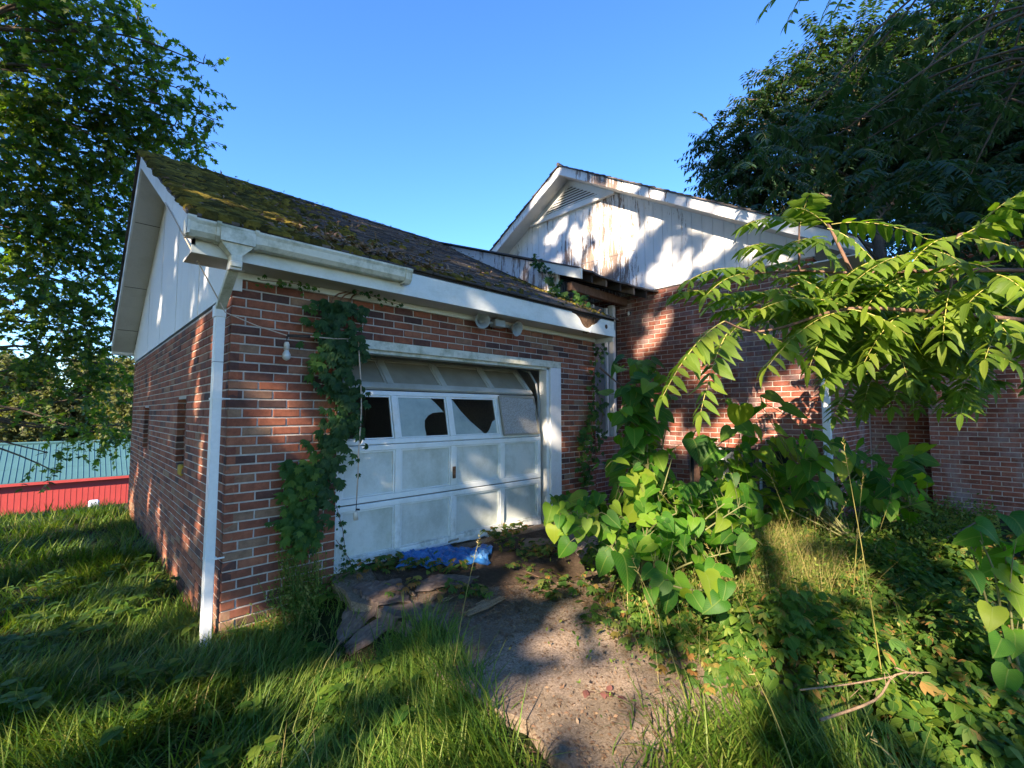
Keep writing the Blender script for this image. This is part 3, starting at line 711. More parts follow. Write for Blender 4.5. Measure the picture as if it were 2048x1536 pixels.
# curved steel tracks inside
for x in (.80, 3.40):
    tk = [(x, .12, .42), (x, .12, 1.9), (x, .16, 2.1), (x, .28, 2.25), (x, .5, 2.32), (x, 3.0, 2.36)]
    MB().tube(tk, .014, 5).build('track', M['horn'], dr)

# ---- horn speakers under the eave
spk = empty('horn_speakers', (2.51, -.12, 2.72), 'pair of grey horn loudspeakers with a junction box under the eave above the garage door', 'loudspeaker')
MB().box((2.44, -.15, 2.665), (2.585, -.05, 2.745)).build('junction_box', M['horn'], spk, bevel=.006)
MB().tube([(2.51, -.10, 2.74), (2.51, -.10, 2.765)], .02, 8).build('bracket', M['horn'], spk)
for xc, dx, dy, dz in ((2.27, -.30, -1, -.12), (2.76, .12, -1, -.30)):
    ax = np.array([dx, dy, dz]); ax /= np.linalg.norm(ax); c = np.array([xc, -.10, 2.705 if xc < 2.5 else 2.69])
    hb = MB(); pr = [(-.10, .016), (-.05, .026), (-.02, .040), (.02, .062), (.045, .078), (.052, .085), (.057, .085), (.054, .079), (.02, .050), (-.02, .034), (-.06, .024)]
    hb.lathe(c, ax, pr, 22); h = hb.build('horn', M['horn'], spk, smooth=True)
    MB().tube([c+ax*(-.055), c+ax*.0, c+ax*.006], [.014, .014, .008], 12).build('driver', M['horn'], h, smooth=True)
    MB().tube([c+ax*-.034, c+ax*-.032], [.029, .028], 12).build('throat', M['wireblack'], h)  # black disc stands in for the shade deep inside the horn
    MB().tube([c-ax*.05, (c+np.array([2.51, -.09, 2.70]))/2+np.array([0, .01, 0]), (2.51, -.09, 2.70)], .014, 6).build('arm', M['horn'], spk)

# ---- hanging wire with bulb holders
wr = empty('light_cord', (.37, -.1, 2.35), 'cream electric cord strung along the wall with a bare bulb and a dangling empty socket', 'cord')
w0 = hit(372, 480, 0, -.305); w1 = hit(452, 625, 1, -.06); w1[0] = -.05; w2 = hit(574, 671, 1, -.10); w3 = hit(620, 673, 1, -.11); w4 = hit(706, 678, 1, -.12)
MB().tube([hit(330, 405, 0, -.31), w0, w1, (w1+w2)/2+np.array([0, 0, -.012]), w2, w3, (w3+w4)/2+np.array([0, -.01, -.008]), w4], .0045, 5).build('wire', M['wire'], wr, smooth=True)
MB().tube([w2, (w2+w3)/2, w3], .011, 6).build('tape', M['wireblack'], wr)
MB().tube([w2, w2+[0.0, 0, -.05]], .004, 5).build('wire_drop', M['wireblack'], wr)
bp = w2+np.array([0.0, 0, -.05])
MB().tube([bp, bp+[0, 0, -.02], bp+[0, 0, -.06]], [.014, .02, .019], 10).build('bulb_holder', M['ceramic'], wr, smooth=True)
MB().tube([bp+[0, 0, -.06], bp+[0, 0, -.075], bp+[0, 0, -.095], bp+[0, 0, -.12], bp+[0, 0, -.135], bp+[0, 0, -.142]], [.014, .020, .030, .030, .018, .004], 12).build('bulb', M['bulb'], wr, smooth=True)
kn = MB()
for i in range(4):
    kn.tube([w4+np.array([math.cos(t*2.2+i)*.022, math.sin(t*1.3+i)*.012, math.sin(t*2.2+i*1.5)*.02]) for t in range(6)], .0045, 5)
kn.build('wire_knot', M['wireblack'], wr)
q0 = hit(706, 676, 1, -.13); xb = .918
pts = [q0, q0+[.022, -.01, .02], q0+[.045, -.01, .0], q0+[.05, 0, -.06], (xb+.02, -.13, 2.0), (xb+.03, -.13, 1.75), (xb+.015, -.13, 1.45), (xb+.012, -.13, 1.25), (xb+.004, -.13, 1.02)]
MB().tube(pts, .0055, 6).build('hanging_wire', M['wire'], wr, smooth=True)
MB().tube([(xb+.004, -.13, 1.02), (xb, -.13, .93)], .0035, 5).build('wire_end', M['wireblack'], wr)
MB().tube([(xb, -.13, .945), (xb+.03, -.135, .94)], .008, 5).build('tape', M['wireblack'], wr)
MB().tube([(xb, -.13, .93), (xb, -.13, .915), (xb, -.13, .86)], [.012, .02, .019], 10).build('socket', M['ceramic'], wr, smooth=True)

# ================================================================ HOUSE
hou = empty('brick_house', (5.65, 0, 0), 'red brick house wing with peeling white boarded gable and louvred vent', 'house')
XA = 5.65; YC = -2.37; SB = 3.64
L = []; zb0 = SB-54*CH-.005
def acut(z):
    c = []
    if .60 < z+BH/2 < 1.27: c.append((.42, 1.72))
    return c
# wall A: along +Y from corner; u measured from the near corner
course((XA, YC, 0), (0, 1, 0), (-1, 0, 0), 4.0, zb0, 0, 54, 0, lambda z: [(.35, 1.65)] if .60 < z+BH/2 < 1.27 else [], L)
course((XA, YC, 0), (1, 0, 0), (0, -1, 0), 3.2, zb0, 0, 54, 1, lambda z: [(.30, 1.5)] if 2.55 < z+BH/2 < 3.45 else [], L)
XC = 8.55
LC = []
course((XC+.45, -3.13, 0), (0, 1, 0), (-1, 0, 0), .76, zb0, 0, 60, 0, lambda z: [], LC)
course((XC, -7.2, 0), (0, 1, 0), (-1, 0, 0), 4.07, zb0, 0, 68, 0, lambda z: [], LC)
def inframe(b):
    p = np.array(b[0])-C0; d = p@FW
    return d > 0 and abs(p@RT)/d < 1.16
LC = [b for b in LC if inframe(b)]
L2 = L+LC
brickset(hou, sorted(L2, key=lambda b: 0), M['obrick'], M['obrick_i'], 300)
mo = MB()
mo.box((XA+e, YC+e, -.5), (XA+.2, -2.02, .60)); mo.box((XA+e, YC+e, .6005), (XA+.2, -2.02, 3.64)); mo.box((XA+e, -2.019, -.5), (XA+.2, -.72, .60)); mo.box((XA+e, -2.019, 1.27), (XA+.2, -.72, 3.64)); mo.box((XA+e, -.719, -.5), (XA+.2, 5.2, 3.64))
mo.box((XA+.201, YC+e, -.5), (XA+.30-.001, YC+.2, 3.64)); mo.box((XA+.30, YC+e, -.5), (XA+1.5, YC+.2, 2.54)); mo.box((XA+.30, YC+e, 3.45), (XA+1.5, YC+.2, 3.64)); mo.box((XA+1.501, YC+e, -.5), (XC+.6, YC+.2, 3.64))
mo.box((XC+e, -7.2, -.5), (XC+.25, -3.13-e, 4.46)); mo.box((XC+.251, -3.33, -.5), (XC+.61, -3.13-e, 4.46)); mo.box((XC+.458, -3.13, -.5), (XC+.6, YC-.001, 4.2))
mo.build('wall', M['mortar2'], hou)
# boards of the gable, each its own piece with a groove between
GY, GZ = 1.38, 6.15; GS = .585
def gz(y): return GZ-abs(y-GY)*GS
y = YC-.02; bw = .152
while y < 5.1:
    y2 = y+bw-.006
    if not (y < GY < y2): MB().hexa([(XA-.018, y, SB), (XA-.018, y2, SB), (XA-.018, y2, gz(y2)-.12), (XA-.018, y, gz(y)-.12)], [(XA+.01, y, SB), (XA+.01, y2, SB), (XA+.01, y2, gz(y2)-.12), (XA+.01, y, gz(y)-.12)]).build('gable_board', M['peel'], hou)
    else: MB().hexa([(XA-.018, y, SB), (XA-.018, y2, SB), (XA-.018, y2, gz(y2)-.12), (XA-.018, GY, gz(GY)-.12), (XA-.018, y, gz(y)-.12)], [(XA+.01, y, SB), (XA+.01, y2, SB), (XA+.01, y2, gz(y2)-.12), (XA+.01, GY, gz(GY)-.12), (XA+.01, y, gz(y)-.12)]).build('gable_board', M['peel'], hou)
    y += bw
MB().hexa([(XA+.011, YC, SB), (XA+.011, 5.1, SB), (XA+.011, GY, GZ-.12)], [(XA+.05, YC, SB), (XA+.05, 5.1, SB), (XA+.05, GY, GZ-.12)]).build('gable_backing', M['dark'], hou)
# triangular louvre
vt = empty('gable_vent', (XA, GY, 5.4)); vt.parent = hou
LB = 5.43; LT = GZ-.13
def hw(z, m=0): return max(0, (GZ-.14-z)/GS-m)
fb = .13
MB().box((XA-.075, GY-hw(LB)+.02, LB-.045), (XA-.019, GY+hw(LB)-.02, LB)).build('vent_ledge', M['white'], vt)
MB().box((XA-.045, GY-hw(LB)+.06, LB+.001), (XA-.019, GY+hw(LB)-.06, LB+.07)).build('vent_frame', M['white'], vt)
for s in (-1, 1):
    MB().hexa([(XA-.045, GY+s*(hw(LB+.071)), LB+.071), (XA-.045, GY+s*(hw(LB+.071)-.24), LB+.071), (XA-.045, GY+s*.001, LT-.14), (XA-.045, GY+s*.001, LT)], [(XA-.019, GY+s*hw(LB+.071), LB+.071), (XA-.019, GY+s*(hw(LB+.071)-.24), LB+.071), (XA-.019, GY+s*.001, LT-.14), (XA-.019, GY+s*.001, LT)]).build('vent_frame', M['white'], vt)
zz = LB+.085
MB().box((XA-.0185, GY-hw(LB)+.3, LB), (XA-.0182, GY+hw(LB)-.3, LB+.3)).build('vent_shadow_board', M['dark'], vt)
while zz < LT-.17:
    h2 = (LT-.14-zz)/((LT-.14-LB-.071)/(hw(LB+.071)-.24))
    if h2 > .03:
        MB().hexa([(XA-.040, GY-h2, zz), (XA-.040, GY+h2, zz), (XA-.021, GY+h2, zz+.034), (XA-.021, GY-h2, zz+.034)], [(XA-.036, GY-h2, zz-.004), (XA-.036, GY+h2, zz-.004), (XA-.019, GY+h2, zz+.028), (XA-.019, GY-h2, zz+.028)]).build('louvre_slat', M['white'], vt)
        MB().box((XA-.0188, GY-h2, zz-.012), (XA-.0184, GY+h2, zz+.04)).build('vent_gap', M['dark'], vt)
    zz += .047
# roof: two slabs + rake boards + soffit + shingle edge
HX = 5.33; HE = -2.86
def hslab(y0, y1, x0, x1, d0, d1, name, mat): 
    return MB().hexa([(x0, y0, gz(y0)+d0), (x1, y0, gz(y0)+d0), (x1, y1, gz(y1)+d0), (x0, y1, gz(y1)+d0)], [(x0, y0, gz(y0)+d1), (x1, y0, gz(y0)+d1), (x1, y1, gz(y1)+d1), (x0, y1, gz(y1)+d1)]).build(name, mat, hou)
for y0, y1 in ((HE, GY), (GY+.001, 5.5)):
    hslab(y0, y1, HX+.02, 9.2, -.04, -.01, 'roof_deck', M['dark'])
    hslab(y0, y1, HX, HX+.02, -.165, -.01, 'rake_board', M['peel2'])
    hslab(y0, y1, HX+.021, XA-.019, -.165, -.15, 'soffit', M['soffit'])
hs = MB(); 
tlh = math.hypot(GY-HE, (GY-HE)*GS); uy2 = (GY-HE)/tlh; uz2 = uy2*GS; nk = int(tlh/.127)+1
for side in (0, 1):
    for k in range(nk):
        s0 = -.02+k*.127; S = min(s0+.16, tlh); x = HX-.03+random.uniform(-.01, .012)-(k % 2)*.16; 
        while x < 9.2:
            xa = max(x, HX-.035+random.uniform(0, .015)); xb_ = x+.30
            def P(xx, s, h):
                yy = HE+s*uy2-h*uz2; z = gz(HE)+s*uz2+h*uy2
                return (xx, yy if side == 0 else 2*GY-yy, z)
            if xb_-xa > .05: hs.hexa([P(xa, s0, -.006), P(xb_, s0, -.006), P(xb_, S, -.006), P(xa, S, -.006)], [P(xa, s0, .014+random.uniform(0, .01)), P(xb_, s0, .016), P(xb_, S, .004), P(xa, S, .004)])
            x += .305
hs.build('shingle_rows', M['shingle_i'], hou, 'stuff')
MB().tube([(HX-.04, GY, GZ+.012), (9.2, GY, GZ+.012)], .035, 6).build('ridge_cap', M['shingle_i'], hou)
MB().box((HX+.02, HE-.002, gz(HE)-.20), (9.2, HE+.018, gz(HE)-.02)).build('fascia', M['white'], hou)
MB().box((XA-.3, HE+.02, gz(HE)-.20), (9.2, YC, gz(HE)-.185)).build('soffit', M['soffit'], hou)
# wing roof over the far right wall
MB().hexa([(XC-.35, -7.4, 4.44), (XC+3, -7.4, 5.5), (XC+3, -3.0, 5.5), (XC-.35, -3.0, 4.44)], [(XC-.35, -7.4, 4.52), (XC+3, -7.4, 5.6), (XC+3, -3.0, 5.6), (XC-.35, -3.0, 4.52)]).build('wing_roof', M['shingle_i'], hou)
# basement window
bw_ = empty('basement_window', (XA, -1.3, .9)); bw_.parent = hou
MB().box((XA+.12, -2.02, .60), (XA+.14, -.72, 1.27)).build('pane', M['glass'], bw_)
for yy, ww, mt in ((-.80, .08, 'bark2'), (-1.03, .07, 'wood'), (-1.16, .03, 'white'), (-1.62, .05, 'bark2'), (-1.66, .012, 'white')):
    MB().box((XA+.03, yy-ww, .60), (XA+.10 if mt != 'white' else XA+.02+.1, yy, 1.265)).build('window_post', M[mt], bw_)
MB().box((XA+.06, -2.01, .97), (XA+.115, -1.70, 1.0)).build('window_bar', M['white'], bw_)
MB().box((XA-.01, -2.05, .56), (XA+.12, -.68, .60)).build('window_sill', M['wood'], bw_)
# window round the corner
w2_ = empty('side_window', (XA+.9, YC, 3.0)); w2_.parent = hou
MB().box((XA+.31, YC+.09, 2.55), (XA+1.49, YC+.11, 3.45)).build('pane', M['glass'], w2_)
for a, b, c, d in ((.30, .37, 2.55, 3.45), (1.43, 1.50, 2.55, 3.45), (.86, .92, 2.6, 3.4)): MB().box((XA+a, YC+.02, c), (XA+b, YC+.088, d)).build('window_frame', M['white'], w2_)
MB().box((XA+.371, YC+.02, 3.39), (XA+1.429, YC+.087, 3.45)).build('window_frame', M['white'], w2_); MB().box((XA+.371, YC-.01, 2.55), (XA+1.429, YC+.087, 2.60)).build('window_sill', M['white'], w2_)
# corner downspout
hd_ = empty('house_downspout', (XA, YC, 0)); hd_.parent = hou
MB().hexa(rect(5.62, -2.44, 3.5, .034, .04), rect(5.66, -2.44, .5, .034, .04)).build('pipe', M['pipe'], hd_, bevel=.004)
MB().hexa(rect(5.62, -2.75, 3.62, .03, .035), rect(5.62, -2.44, 3.48, .03, .035)).build('pipe_offset', M['pipe'], hd_, bevel=.004)
MB().box((5.615, -2.485, 2.2), (5.70, -2.40, 2.215)).build('pipe_clip', M['pipe'], hd_)

# ================================================================ LINK / PORCH
por = empty('porch', (4.9, 0, 3.5), 'sagging low-pitched roof link with exposed rafters over the dark porch between garage and house', 'porch')
def pz(x, y):
    t = (x-4.1)/1.55; front = 3.70*(1-t)+3.60*t
    return front+(4.93+.02-front)*(max(0, y+.0+.3*t)/(3.3+.3*t))
vs = []; nx_, ny_ = 14, 20
def pl(i, j, dz):
    t = i/nx_; x = 4.08+1.56*t; yf = -.0-.3*t+.02*math.sin(i*2.1)+.012*math.sin(i*5.3); y = yf+(3.3-yf)*j/ny_
    return (x, y, pz(x, y)+dz+.012*math.sin(i*1.1)*math.sin(j*.7)-.03*math.sin(math.pi*t)*(1-j/ny_))
b0 = [pl(i, j, -.012) for j in range(ny_+1) for i in range(nx_+1)]; b1 = [pl(i, j, .012) for j in range(ny_+1) for i in range(nx_+1)]
fs = []; w_ = nx_+1; n0 = len(b0)
for j in range(ny_):
    for i in range(nx_): a = j*w_+i; fs.append((a, a+w_, a+w_+1, a+1)); fs.append((n0+a, n0+a+1, n0+a+w_+1, n0+a+w_))
for i in range(nx_): fs.append((i, i+1, n0+i+1, n0+i))
for j in range(ny_): a = j*w_; fs.append((a, n0+a, n0+a+w_, a+w_))
MB().add(b0+b1, fs).build('roof', M['shingle_i'], por)
# left cheek: white boards between the two roof slopes
ck = [(.40, rz(.40)+.0), (3.25, rz(3.25)+.0), (3.25, pz(4.13, 3.25)-.03), (.40, pz(4.13, .40)-.03)]
MB().hexa([(4.13, y, z) for y, z in ck], [(4.16, y, z) for y, z in ck]).build('cheek_panel', M['peel2'], por)
MB().box((4.118, .40, rz(.4)), (4.129, .43, pz(4.13, .4)-.03)).build('cheek_trim', M['white'], por)
MB().hexa([(4.085, -.04, pz(4.1, -.0)-.16), (4.085, .78, pz(4.1, .78)-.16), (4.085, .78, pz(4.1, .78)-.02), (4.085, -.04, pz(4.1, 0)-.02)], [(4.11, -.04, pz(4.1, 0)-.16), (4.11, .78, pz(4.1, .78)-.16), (4.11, .78, pz(4.1, .78)-.02), (4.11, -.04, pz(4.1, 0)-.02)]).build('rake_board', M['fascia'], por)
for x in (4.35, 4.62, 4.90, 5.18, 5.45):
    yf = -.3*(x-4.1)/1.55+.04
    MB().hexa([(x, yf, pz(x, yf)-.15), (x+.04, yf, pz(x, yf)-.15), (x+.04, yf, pz(x, yf)-.04), (x, yf, pz(x, yf)-.04)], [(x, 3.2, pz(x, 3.2)-.15), (x+.04, 3.2, pz(x, 3.2)-.15), (x+.04, 3.2, pz(x, 3.2)-.04), (x, 3.2, pz(x, 3.2)-.04)]).build('rafter', M['dark' if x not in (4.62, 5.18) else 'wood'], por)
MB().box((4.2, .22, 3.46), (5.64, .30, 3.58)).build('beam', M['bark2'], por)
MB().box((4.16, .9, 3.36), (5.64, 3.2, 3.40)).build('ceiling', M['dark'], por)
# enclosure: brick base, grey glazed screen, white post
LB_ = []; course((4.44, .34, 0), (1, 0, 0), (0, -1, 0), 1.2, Z0, 0, 22, 0, lambda z: [], LB_)
brickset(por, LB_, M['obrick'], M['obrick_i'], 60)
MB().box((4.44, .347, -.4), (5.64, .5, Z0+22*CH)).build('wall', M['mortar2'], por)
scn = empty('porch_screen', (5, .4, 2)); scn.parent = por
n = N('grey_pane'); c = n.ramp(n.noise(3, 5, .7, (1, 1, .4)), [(.3, (.05, .06, .065)), (.7, (.18, .20, .20))]); M['gpane'] = n.fin(c, .3, spec=.5)
MB().box((4.44, .42, Z0+22*CH), (5.40, .43, 3.4)).build('pane', M['gpane'], scn)
for x0, x1 in ((4.44, 4.50), (4.93, 4.965), (5.28, 5.325)): MB().box((x0, .385, Z0+22*CH), (x1, .419, 3.4)).build('frame', M['soffit'], scn)
MB().box((4.501, .385, 3.05), (5.279, .418, 3.11)).build('frame', M['soffit'], scn); MB().box((4.501, .385, 1.37), (5.279, .418, 1.42)).build('frame', M['soffit'], scn)
MB().box((5.40, .34, Z0+22*CH+.001), (5.47, .44, 3.46)).build('post', M['soffit'], por, bevel=.004)
MB().box((5.47, .43, 1.4), (5.64, .45, 3.46)).build('panel', M['dark'], por)
lb = hit(1257, 627, 0, XA-.06)
o = empty('porch_bulb', tuple(lb), 'small white bulb on the brick wall just under the porch roof', 'bulb')
MB().tube([lb+[.06, 0, .02], lb+[0, 0, .03]], .014, 8).build('holder', M['dark'], o)
MB().tube([lb+[0, 0, .035], lb+[0, 0, .02], lb+[0, 0, -.02], lb+[0, 0, -.035]], [.012, .02, .022, .008], 10).build('glass', M['ceramic'], o, smooth=True)
MB().tube([hit(1128, 535, 0, 4.1), hit(1190, 522, 0, 5.0), hit(1270, 500, 0, 5.6)], .004, 4).build('hanging_wire', M['wire'], por)

# ================================================================ FAR METAL BUILDING
fb_ = empty('metal_building', (-3, 41, -5), 'low building downhill with teal ribbed metal roof over a red metal wall', 'building')
X0_, X1_ = -22, 16; ze = -2.95; zr_ = -.62; yr = 45.
MB().box((X0_, 41.3, -6), (X1_, 48.7, ze)).build('wall', M['redm'], fb_)
MB().hexa([(X0_-.3, 41, ze), (X1_+.3, 41, ze), (X1_+.3, yr, zr_), (X0_-.3, yr, zr_)], [(X0_-.3, 41, ze+.06), (X1_+.3, 41, ze+.06), (X1_+.3, yr, zr_+.06), (X0_-.3, yr, zr_+.06)]).build('roof', M['teal'], fb_)
MB().hexa([(X0_-.3, 49, ze), (X1_+.3, 49, ze), (X1_+.3, yr, zr_), (X0_-.3, yr, zr_)], [(X0_-.3, 49, ze+.06), (X1_+.3, 49, ze+.06), (X1_+.3, yr, zr_+.06), (X0_-.3, yr, zr_+.06)]).build('roof', M['teal'], fb_)
x = X0_; i = 0; pm = None
while x < X1_:
    if x > -9 and x < 6:
        if pm is None:
            pm = MB().hexa([(0, 41, ze+.061), (.05, 41, ze+.061), (.05, yr, zr_+.061), (0, yr, zr_+.061)], [(0.01, 41, ze+.10), (.04, 41, ze+.10), (.04, yr, zr_+.10), (.01, yr, zr_+.10)]).mesh('rib', M['teal'])
            rm = MB().box((0, 41.287, -6), (.04, 41.3, ze-.02)).mesh('wall_rib', M['redm'])
        link('rib', pm, fb_).location.x += x; link('wall_rib', rm, fb_).location.x += x
    x += .30
MB().box((X0_, 42.3, -2.25), (X1_, 42.34, -2.12)).build('lap_seam', M['teal'], fb_)
MB().box((X0_, 40.95, ze-.16), (X1_, 41.0, ze+.02)).build('eave_trim', M['redm'], fb_)
MB().tube([(X0_, yr, zr_+.1), (X1_, yr, zr_+.1)], .12, 6).build('ridge_cap', M['teal'], fb_)
#VEG

# ================================================================ MOSS AND ROOF DEBRIS
def blob_proto():
    vs = [(0, 0, .5)]; 
    for r, z in ((.32, .42), (.5, .1), (.52, -.15)):
        for k in range(6): a = 2*math.pi*k/6+(r*3); vs.append((r*math.cos(a), r*math.sin(a), z))
    fs = [(0, 1+k, 1+(k+1) % 6) for k in range(6)]
    for q in (0, 1):
        for k in range(6): a = 1+q*6+k; b = 1+q*6+(k+1) % 6; fs.append((a, a+6, b+6, b))
    return np.array(vs, float), fs, np.zeros((len(vs), 2))
P_BLOB = blob_proto()
Ms, Ps = [], []
def roofp(x, s, h=0): return np.array([x, -.30+s*uy-h*uz, 3.015+s*uz+h*uy-.018*math.sin(min(1, max(0, s/tl))*math.pi)])
for _ in range(15000):
    x = XL+random.random()*(XR-XL); k = int(random.random()*ncs); s = k*EXP+random.gauss(.0, .022)
    if s < -.03 or s > tl-.05: continue
    f = (x-XL)/(XR-XL); sf = s/tl
    dens = math.exp(-(f/.15)**2)*1.0+math.exp(-((sf)/.10)**2)*(.28 if f < .5 else .03)+.008+.09*math.exp(-((f-.27)/.10)**2)
    dens *= .45+.9*(.5+.5*math.sin(x*5.3+s*3.1)*math.sin(x*2.1-s*4.7+2))
    if f > .86 and sf < .45: dens += .3
    if random.random() > dens: continue
    sx = random.uniform(.05, .13)*(1.25-f*.75); sy = sx*random.uniform(.4, .75); h = sx*random.uniform(.35, .65)
    a = random.gauss(0, .25); ux = np.array([math.cos(a), math.sin(a)*uy, math.sin(a)*uz]); n3 = np.array([0, -uz, uy]); vy = np.cross(n3, ux)
    Ms.append(np.stack([ux*sx, vy*sy, n3*h], 1)); Ps.append(roofp(x, s, .008))
mm_ = merged_mesh('moss', P_BLOB, Ms, Ps, M['moss'])
tag(link('moss', mm_), 'green and yellow cushions of moss over the left half of the garage roof', 'moss', kind='stuff')
# leaf litter and sticks in the gutter and on the roof
Ms, Ps = [], []
for _ in range(1500):
    x = random.triangular(.1, 2.0, .9); s = abs(random.gauss(0, .35))
    if random.random() < .35: x = random.uniform(XL, XR); s = random.uniform(0, tl)
    if s > tl: continue
    Ms.append(basis(np.array([random.gauss(0, 1), random.gauss(0, .6), random.gauss(0, .3)]), np.array([0, -.4, 1])+rv(.5), random.uniform(.03, .07))); Ps.append(roofp(x, s, .035))
tag(link('roof_litter', merged_mesh('roof_litter', P_DIAM, Ms, Ps, M['litter'])), 'brown dead leaves and twigs lying on the roof shingles above the gutter', 'leaf litter', kind='stuff')
mb = MB()
for _ in range(60):
    x = random.triangular(.2, 1.9, .8); s = abs(random.gauss(0, .3)); p = roofp(x, s, .03); d = np.array([random.gauss(0, 1), random.gauss(0, .5), random.gauss(0, .25)]); d = d/np.linalg.norm(d)*random.uniform(.05, .22)
    mb.tube([p, p+d*.5+[0, 0, .01], p+d], .003, 4)
tag(mb.build('roof_twigs', M['splinter']), 'thin dry twigs scattered above the gutter of the garage', 'twigs', kind='stuff')

# ================================================================ TREES
def smooth_path(pts, n=8):
    pts = [np.asarray(p, float) for p in pts]; out = []
    for i in range(len(pts)-1):
        p0 = pts[max(i-1, 0)]; p1 = pts[i]; p2 = pts[i+1]; p3 = pts[min(i+2, len(pts)-1)]
        for k in range(n):
            t = k/n; out.append(.5*((2*p1)+(-p0+p2)*t+(2*p0-5*p1+4*p2-p3)*t*t+(-p0+3*p1-3*p2+p3)*t**3))
    out.append(pts[-1]); return out
def limb(mb, a, b, r0, r1, sag=.0, n=6, wob=.12):
    a = np.asarray(a, float); b = np.asarray(b, float); L_ = np.linalg.norm(b-a)
    m1 = a*.66+b*.34+rv(wob*L_*.35)+[0, 0, .10*L_+sag]; m2 = a*.33+b*.67+rv(wob*L_*.35)+[0, 0, .08*L_+sag]
    P = smooth_path([a, m1, m2, b], 4); mb.tube(P, [r0+(r1-r0)*i/(len(P)-1) for i in range(len(P))], n, False); return P
def crown_leaves(blobs, per, size, twigL, leafs_per, droop=.4, pin=False):
    """twigs spread through each leaf mass; leaves along each twig"""
    Ms, Ps, tw = [], [], []
    for (c, r) in blobs:
        n = int(per*r**2.2)
        for _ in range(n):
            d = rv(); d /= np.linalg.norm(d); q = c+d*r*random.uniform(.1, 1.)**.6*.95
            out = d*.9+rv(.45)+[0, 0, -droop*.4]; out /= np.linalg.norm(out); Lt = twigL*random.uniform(.5, 1.2)
            e_ = q+out*Lt+np.array([0, 0, -droop*Lt*.4]); tw.append((q, q+out*Lt*.5+[0, 0, .02], e_))
            side = np.cross(out, [0, 0, 1.]); side /= (np.linalg.norm(side)+1e-6)
            for k in range(leafs_per):
                t = (k+1)/leafs_per; p = q*(1-t)+e_*t+[0, 0, .04*math.sin(math.pi*t)]; sg = 1 if k % 2 else -1
                if pin:
                    tip = side*sg*.9+out*.35+np.array([0, 0, -droop]); nr = np.array([0, 0, 1])+rv(.3)
                else:
                    tip = side*sg*.8+out*.5+rv(.45)+np.array([0, 0, -droop]); nr = np.array([0, 0, 1])+rv(.6)
                Ms.append(basis(tip, nr, size*random.uniform(.65, 1.15))); Ps.append(p)
    return Ms, Ps, tw
def tree(name, label, trunk, blobs, proto, mat, per, size, twigL, lp, bark, cat='tree', group=None, droop=.4, r0=.16, pin=False, twigr=.004):
    root = empty(name, tuple(trunk[0]), label, cat, group)
    tb = MB(); P = smooth_path(trunk, 5); tb.tube(P, [r0*(1-.72*i/(len(P)-1)) for i in range(len(P))], 9, False); tb.build('trunk', bark, root, smooth=True)
    bb = MB()
    for c, r in blobs:
        k = min(range(len(P)//4, len(P)), key=lambda i: np.linalg.norm(P[i]-(c-[0, 0, .35*np.linalg.norm(c-P[i])])))
        f = 1-.72*k/(len(P)-1)
        limb(bb, P[k], c, min(r0*f*.6, .02+.035*r*2), .010, 0, 6)
        for _ in range(3):
            d = rv(); d /= np.linalg.norm(d); limb(bb, c, c+d*r*.8, .010, .004, 0, 4)
    bb.build('branches', bark, root, 'stuff', smooth=True)
    Ms, Ps, tw = crown_leaves(blobs, per, size, twigL, lp, droop, pin)
    t2 = MB()
    for a, b, c in tw: t2.tube([a, b, c], [twigr, twigr*.8, twigr*.4], 3, False)
    t2.build('twigs', bark, root, 'stuff'); link('crown', merged_mesh('crown', proto, Ms, Ps, mat, .3), root, 'stuff')
    return root
def B(x, y, d, r): return (atd(x, y, d), r)
# the maple to the left of the garage
lt = [B(40, 30, 7.6, .75), B(120, 60, 8.2, .8), B(200, 40, 7.8, .65), B(275, 50, 8.4, .38), B(30, 170, 7.5, .7), B(110, 190, 7.8, .75), B(200, 170, 8, .6), B(270, 150, 8.4, .45), B(320, 135, 8.6, .35),
      B(352, 175, 8.6, .38), B(408, 128, 8.6, .22), B(398, 215, 8.6, .27), B(425, 238, 8.7, .16), B(350, 250, 8.6, .42), B(280, 240, 8.6, .55), B(200, 280, 8.2, .65), B(100, 310, 8, .8), B(20, 330, 7.6, .8),
      B(385, 290, 9.0, .28), B(330, 300, 9.2, .42), B(270, 320, 9., .55), B(200, 370, 8.8, .65), B(110, 420, 8.6, .75), B(30, 460, 8, .7), B(170, 470, 9, .65), B(240, 420, 9.2, .5), B(90, 540, 8.6, .7), B(180, 580, 9.3, .6),
      B(20, 600, 8, .6), B(235, 520, 9.6, .5), B(120, 650, 8.8, .55), B(200, 660, 9.6, .55), B(40, 700, 8.4, .5), B(150, 720, 9.2, .45), B(225, 730, 10, .5), B(80, 770, 8.8, .35), B(190, 790, 9.6, .4), B(130, 850, 8.6, .28), B(200, 865, 9.4, .32), B(95, 905, 8.4, .2), B(115, 945, 8.4, .14), B(235, 850, 10, .35)]
lb_ = atd(-10, 1010, 9.4)
tree('maple_tree', 'big dark green leafy maple tree standing left of the garage', [(-3.2, 9.0, -.5), (-3.1, 8.9, 1.4), (-2.9, 8.6, 3.2), (-2.6, 8.2, 5.5), (-2.3, 7.6, 8.0)], lt, P_MAPLE, M['maple'], 210, .135, .45, 8, M['bark'], droop=.55, r0=.2)
